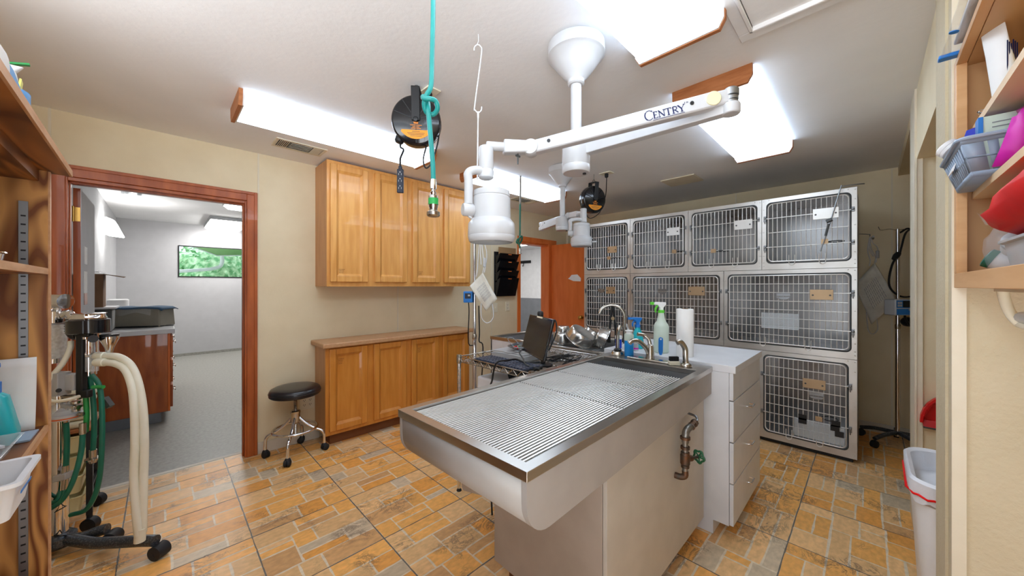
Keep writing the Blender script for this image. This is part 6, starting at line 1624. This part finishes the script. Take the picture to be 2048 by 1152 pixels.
# breathing hoses: two cream corrugated
g = MB()
for z, out, dpt in ((.995, .30, -.02), (.963, .275, -.04)):
    cn = MB().lathe([(.018, 0), (.020, .004), (.020, .045), (.016, .05)], m(.185, z, dpt), rt, n=20).build('hose_connector', 'cream_hose', t)
MB().tube([m(.23, .995, -.02), m(.30, .99, -.03), m(.36, .95, -.05), m(.40, .86, -.07), m(.425, .72, -.08), m(.432, .55, -.08), m(.428, .38, -.08), m(.425, .22, -.08), m(.422, .10, -.085)], .0165, 12, sub=6).build('breathing_hose', 'cream_hose', t)
MB().tube([m(.23, .963, -.04), m(.29, .955, -.05), m(.34, .92, -.07), m(.372, .83, -.09), m(.383, .70, -.10), m(.385, .55, -.10), m(.38, .38, -.10), m(.39, .22, -.10), m(.402, .09, -.10)], .0165, 12, sub=6).build('breathing_hose', 'cream_hose', t)
MB().cyl(m(.412, .12, -.092), m(.408, .055, -.095), .021, 18).build('y_piece', 'cream_hose', t)
MB().tube([m(.06, 1.07, -.02), m(.055, 1.03, -.03), m(.02, .96, -.05), m(-.03, .90, -.07), m(-.06, .86, -.08), m(-.09, .80, -.06)], .011, 12, sub=5).build('sample_hose', 'cream_hose', t)
MB().tube([m(-.09, .80, -.06), m(-.03, .765, -.10), m(.05, .775, -.10), m(.10, .79, -.06)], .008, 10, sub=5).build('clear_hose', 'cream_hose', t)
# green oxygen hoses
for k, P in enumerate(([m(.165, .90, -.03), m(.205, .84, -.03), m(.218, .70, -.05), m(.215, .50, -.06), m(.195, .33, -.06), m(.14, .22, -.06), m(.06, .19, -.05)],
          [m(.13, .90, -.01), m(.135, .80, -.01), m(.14, .70, -.01), m(.135, .61, -.01)],
          [m(.155, .89, .0), m(.170, .80, .0), m(.178, .66, .0), m(.172, .52, .0)],
          [m(.120, .60, -.03), m(.110, .50, -.04), m(.07, .36, -.07), m(.015, .265, -.09), m(-.06, .21, -.09)],
          [m(.035, .655, -.05), m(.040, .56, -.045), m(.035, .44, -.045)],
          [m(.03, .32, -.05), m(.015, .27, -.06), m(-.03, .245, -.06), m(-.09, .28, -.05)],
          [m(.012, .31, -.05), m(-.01, .26, -.07), m(-.05, .245, -.06), m(-.1, .20, -.04)])):
    MB().tube(P, .0105, 10, sub=6).build('green_hose', 'green_plastic' if k == 1 else 'green_hose', t)
g = MB()
MB().cyl(m(.120, .655, -.03), m(.120, .60, -.03), .013, 12).build('hose_fitting', 'nickel', t)
MB().cyl(m(.172, .52, 0), m(.172, .455, 0), .014, 12).lathe([(.03, .47), (.03, .478)], m(.172, 0, 0), n=16).build('hose_fitting', 'nickel', t)
MB().cyl(m(.033, .44, -.045), m(.028, .32, -.05), .012, 12).build('hose_fitting', 'nickel', t)
MB().obox(m(.022, .385, -.045), rt * 1 + up * .25, fw, up, .034, .02, .016).build('manifold', 'device_grey', t, bevel=.004)
MB().cyl(m(.17, .838, -.04), m(.225, .838, -.04), .009, 10).build('green_nipple', 'green_plastic', t)
MB().obox(m(.245, .76, .05), rt * .6 - up * .8, fw, rt * .8 + up * .6, .028, .012, .012).build('clip', 'dark_grey', t)

# ================================================================= CREAM DRAWER CART
t = thing('drawer_cart', 'black-framed cart of cream plastic drawers behind the anaesthesia machine', 'cart', (-.45, 3.2, 0))
for x in (-.62, -.282):
    for y in (3.035, 3.35):
        l = MB().box(x - .012, x + .012, y - .012, y + .012, .09, .56).build('post', 'black', t)
        MB().lathe([(.018, -.022), (.036, -.018), (.036, .018), (.018, .022)], (x + .004, y - .008, .0365), (.5, .8, 0), n=20).cyl((x, y, .05), (x, y, .10), .012, 8).build('caster', 'rubber', l)
g = MB()
for z in (.105, .215, .325, .435, .545):
    for x in (-.62, -.282): g.box(x - .006, x + .006, 3.035, 3.35, z - .006, z + .004)
g.build('rail', 'black', t)
for z in (.112, .222, .332, .442):
    d = loft([rr_ring(-.451, 3.195, .135, .155, .02, z), rr_ring(-.451, 3.195, .145, .165, .02, z + .085), rr_ring(-.451, 3.195, .152, .172, .02, z + .088), rr_ring(-.451, 3.195, .152, .172, .02, z + .093), rr_ring(-.451, 3.195, .142, .162, .02, z + .092), rr_ring(-.451, 3.195, .132, .152, .02, z + .01)]).build('drawer', 'cream_plastic', t)
B(-.635, -.268, 3.02, 3.365, .552, .572).build('top_board', 'oak_cap', t, bevel=.003)
for k in range(5):
    o = B(-.60 + .004 * k, -.285 + .003 * k, 3.03 + .003 * k, 3.34, .5725 + k * .042, .612 + k * .042).build('folded_towel', 'towel', bevel=.016, seg=3)
    tag(o, ['lowest cream towel in the stack on the drawer cart', 'second cream towel up in the stack on the drawer cart', 'middle cream towel in the stack on the drawer cart', 'second cream towel from the top on the drawer cart', 'topmost cream towel in the stack on the drawer cart'][k], 'towel', 'folded towels on the drawer cart')

# ================================================================= FURNITURE OF THE GREY ROOM
t = thing('lab_cabinet', 'reddish-brown cabinet with drawers in the grey room', 'cabinet', (-.24, 5.8, 0))
B(-.555, .045, 4.93, 6.72, .10, .875).build('body', 'casing_wood', t, bevel=.002)
B(.046, .064, 4.93, 6.72, .10, .875).build('face_frame', 'casing_orange', t)
for k in range(3):
    for j in range(3):
        d = B(.065, .084, 4.97 + j * .58, 5.50 + j * .58, .13 + k * .25, .35 + k * .25).build('drawer', 'casing_wood', t, bevel=.003)
        MB().tube([(.084, 5.18 + j * .58, .26 + k * .25), (.104, 5.18 + j * .58, .265 + k * .25), (.108, 5.23 + j * .58, .24 + k * .25), (.104, 5.28 + j * .58, .265 + k * .25), (.084, 5.28 + j * .58, .26 + k * .25)], .004, 6, sub=3).build('handle', 'nickel', d)
B(-.555, .0, 4.935, 6.70, .002, .10).build('toe_kick', 'floor_base_grey', t)
tag(B(-.562, .097, 4.90, 6.74, .876, .92).build('countertop', 'lam_white', bevel=.004), 'pale grey countertop of the reddish-brown cabinet', 'countertop')
def yaw_box(c, hw, hd, z0, z1): return MB().obox(Vector((c[0], c[1], (z0 + z1) / 2)), rt2, fw2, up, hw, hd, (z1 - z0) / 2)
a_ = R(62); fw2 = Vector((math.cos(a_), math.sin(a_), 0)); rt2 = Vector((math.sin(a_), -math.cos(a_), 0))
t = thing('autoclave', 'taupe tabletop device under a blue cloth cover in the grey room', 'medical device', (-.16, 5.38, .92))
c0 = (-.13, 5.42)
g = MB(); A_ = Vector((c0[0], c0[1], 0)); 
P = [A_ + rt2 * s1 * w_ + fw2 * s2 * d_ + up * z for z, w_, d_ in ((.9205, .205, .13), (1.115, .195, .12)) for s1, s2 in ((-1, -1), (1, -1), (1, 1), (-1, 1))]
g.add(P, [(0, 1, 2, 3), (4, 5, 6, 7), (0, 1, 5, 4), (1, 2, 6, 5), (2, 3, 7, 6), (3, 0, 4, 7)]).build('case', 'device_taupe', t, bevel=.01)
G = []
for i in range(9):
    row = []
    for j in range(15):
        u_, v_ = i / 8 * 2 - 1, j / 14 * 2 - 1
        z = 1.128 + .004 * math.sin(5 * v_) - (.05 * max(0, abs(v_) - .88) / .12 if v_ < 0 else .02 * max(0, abs(v_) - .88) / .12) - .012 * max(0, abs(u_) - .85) / .15
        row.append(A_ + rt2 * v_ * .225 + fw2 * u_ * .14 + up * z)
    G.append(row)
MB().sheet(G).build('cloth_cover', 'blue_cloth', t, solid=.008)
g = MB().sheet([[A_ + rt2 * (-.17 + .30 * j / 8) - fw2 * (.133 + .004 * math.sin(2.2 * j + i)) + up * (1.115 - .055 * i / 3 * (1 + .3 * math.sin(j))) for j in range(9)] for i in range(4)])
g.build('clear_wrap', 'bag_clear', t)
tag(MB().tube([A_ - rt2 * .2 - fw2 * .15 + up * .93, A_ - fw2 * .16 + up * .935, A_ + rt2 * .18 - fw2 * .13 + up * .932, A_ + rt2 * .27 - fw2 * .05 + up * .93, A_ + rt2 * .22 - fw2 * .02 + up * .93, A_ + rt2 * .05 - fw2 * .155 + up * .928, A_ - rt2 * .15 - fw2 * .16 + up * .928], .005, 8, sub=5).build('power_cable', 'black'), 'black cable coiled in front of the cloth-covered device', 'cable')
t = thing('microwave', 'dark microwave with a light panel on the grey room counter', 'microwave', (-.46, 5.35, .92))
c0 = Vector((-.43, 5.20, 0))
B(-.555, -.33, 4.97, 5.28, .921, 1.135).build('case', 'dark_grey', t, bevel=.004)
B(-.329, -.325, 4.99, 5.26, .94, 1.12).build('door', 'device_grey', t)
B(-.47, -.37, 4.964, 4.969, .99, 1.09).build('side_label', 'device_grey', t)
B(-.556, -.30, 4.94, 5.36, 1.136, 1.152).build('top_tray', 'lam_white', t)
t = thing('cardboard_box', 'open brown cardboard box on top of the microwave', 'box', (-.46, 5.25, 1.153))
g = MB(); x0_, x1_, y0_, y1_, z0_, z1_ = -.55, -.385, 5.0, 5.24, 1.1535, 1.46
g.add([(x0_, y0_, z0_), (x1_, y0_, z0_), (x1_, y1_, z0_), (x0_, y1_, z0_), (x0_, y0_, z1_), (x1_, y0_, z1_), (x1_, y1_, z1_), (x0_, y1_, z1_)], [(0, 1, 2, 3), (0, 1, 5, 4), (1, 2, 6, 5), (2, 3, 7, 6), (3, 0, 4, 7)])
g.build('box_body', 'card_brown', t, solid=.004)
MB().add([(x1_, y0_, z1_), (x1_, y1_, z1_), (x1_ + .13, y1_ + .03, z1_ - .02), (x1_ + .13, y0_ + .03, z1_ - .03)], [(0, 1, 2, 3)]).build('flap', 'card_brown', t, solid=.004)
puff((-.465, 5.12, 1.462), .08, .10, .022, 12, .25).build('clear_wrap', 'bag_clear', t)
t = thing('white_canister', 'white rounded bin behind the cloth-covered device', 'bin', (-.33, 6.25, .92))
loft([rr_ring(-.36, 6.2, .08, .12, .04, .9205), rr_ring(-.36, 6.2, .085, .125, .04, 1.185), rr_ring(-.36, 6.2, .07, .11, .04, 1.195)], True, True).build('bin_body', 'paint_white', t)
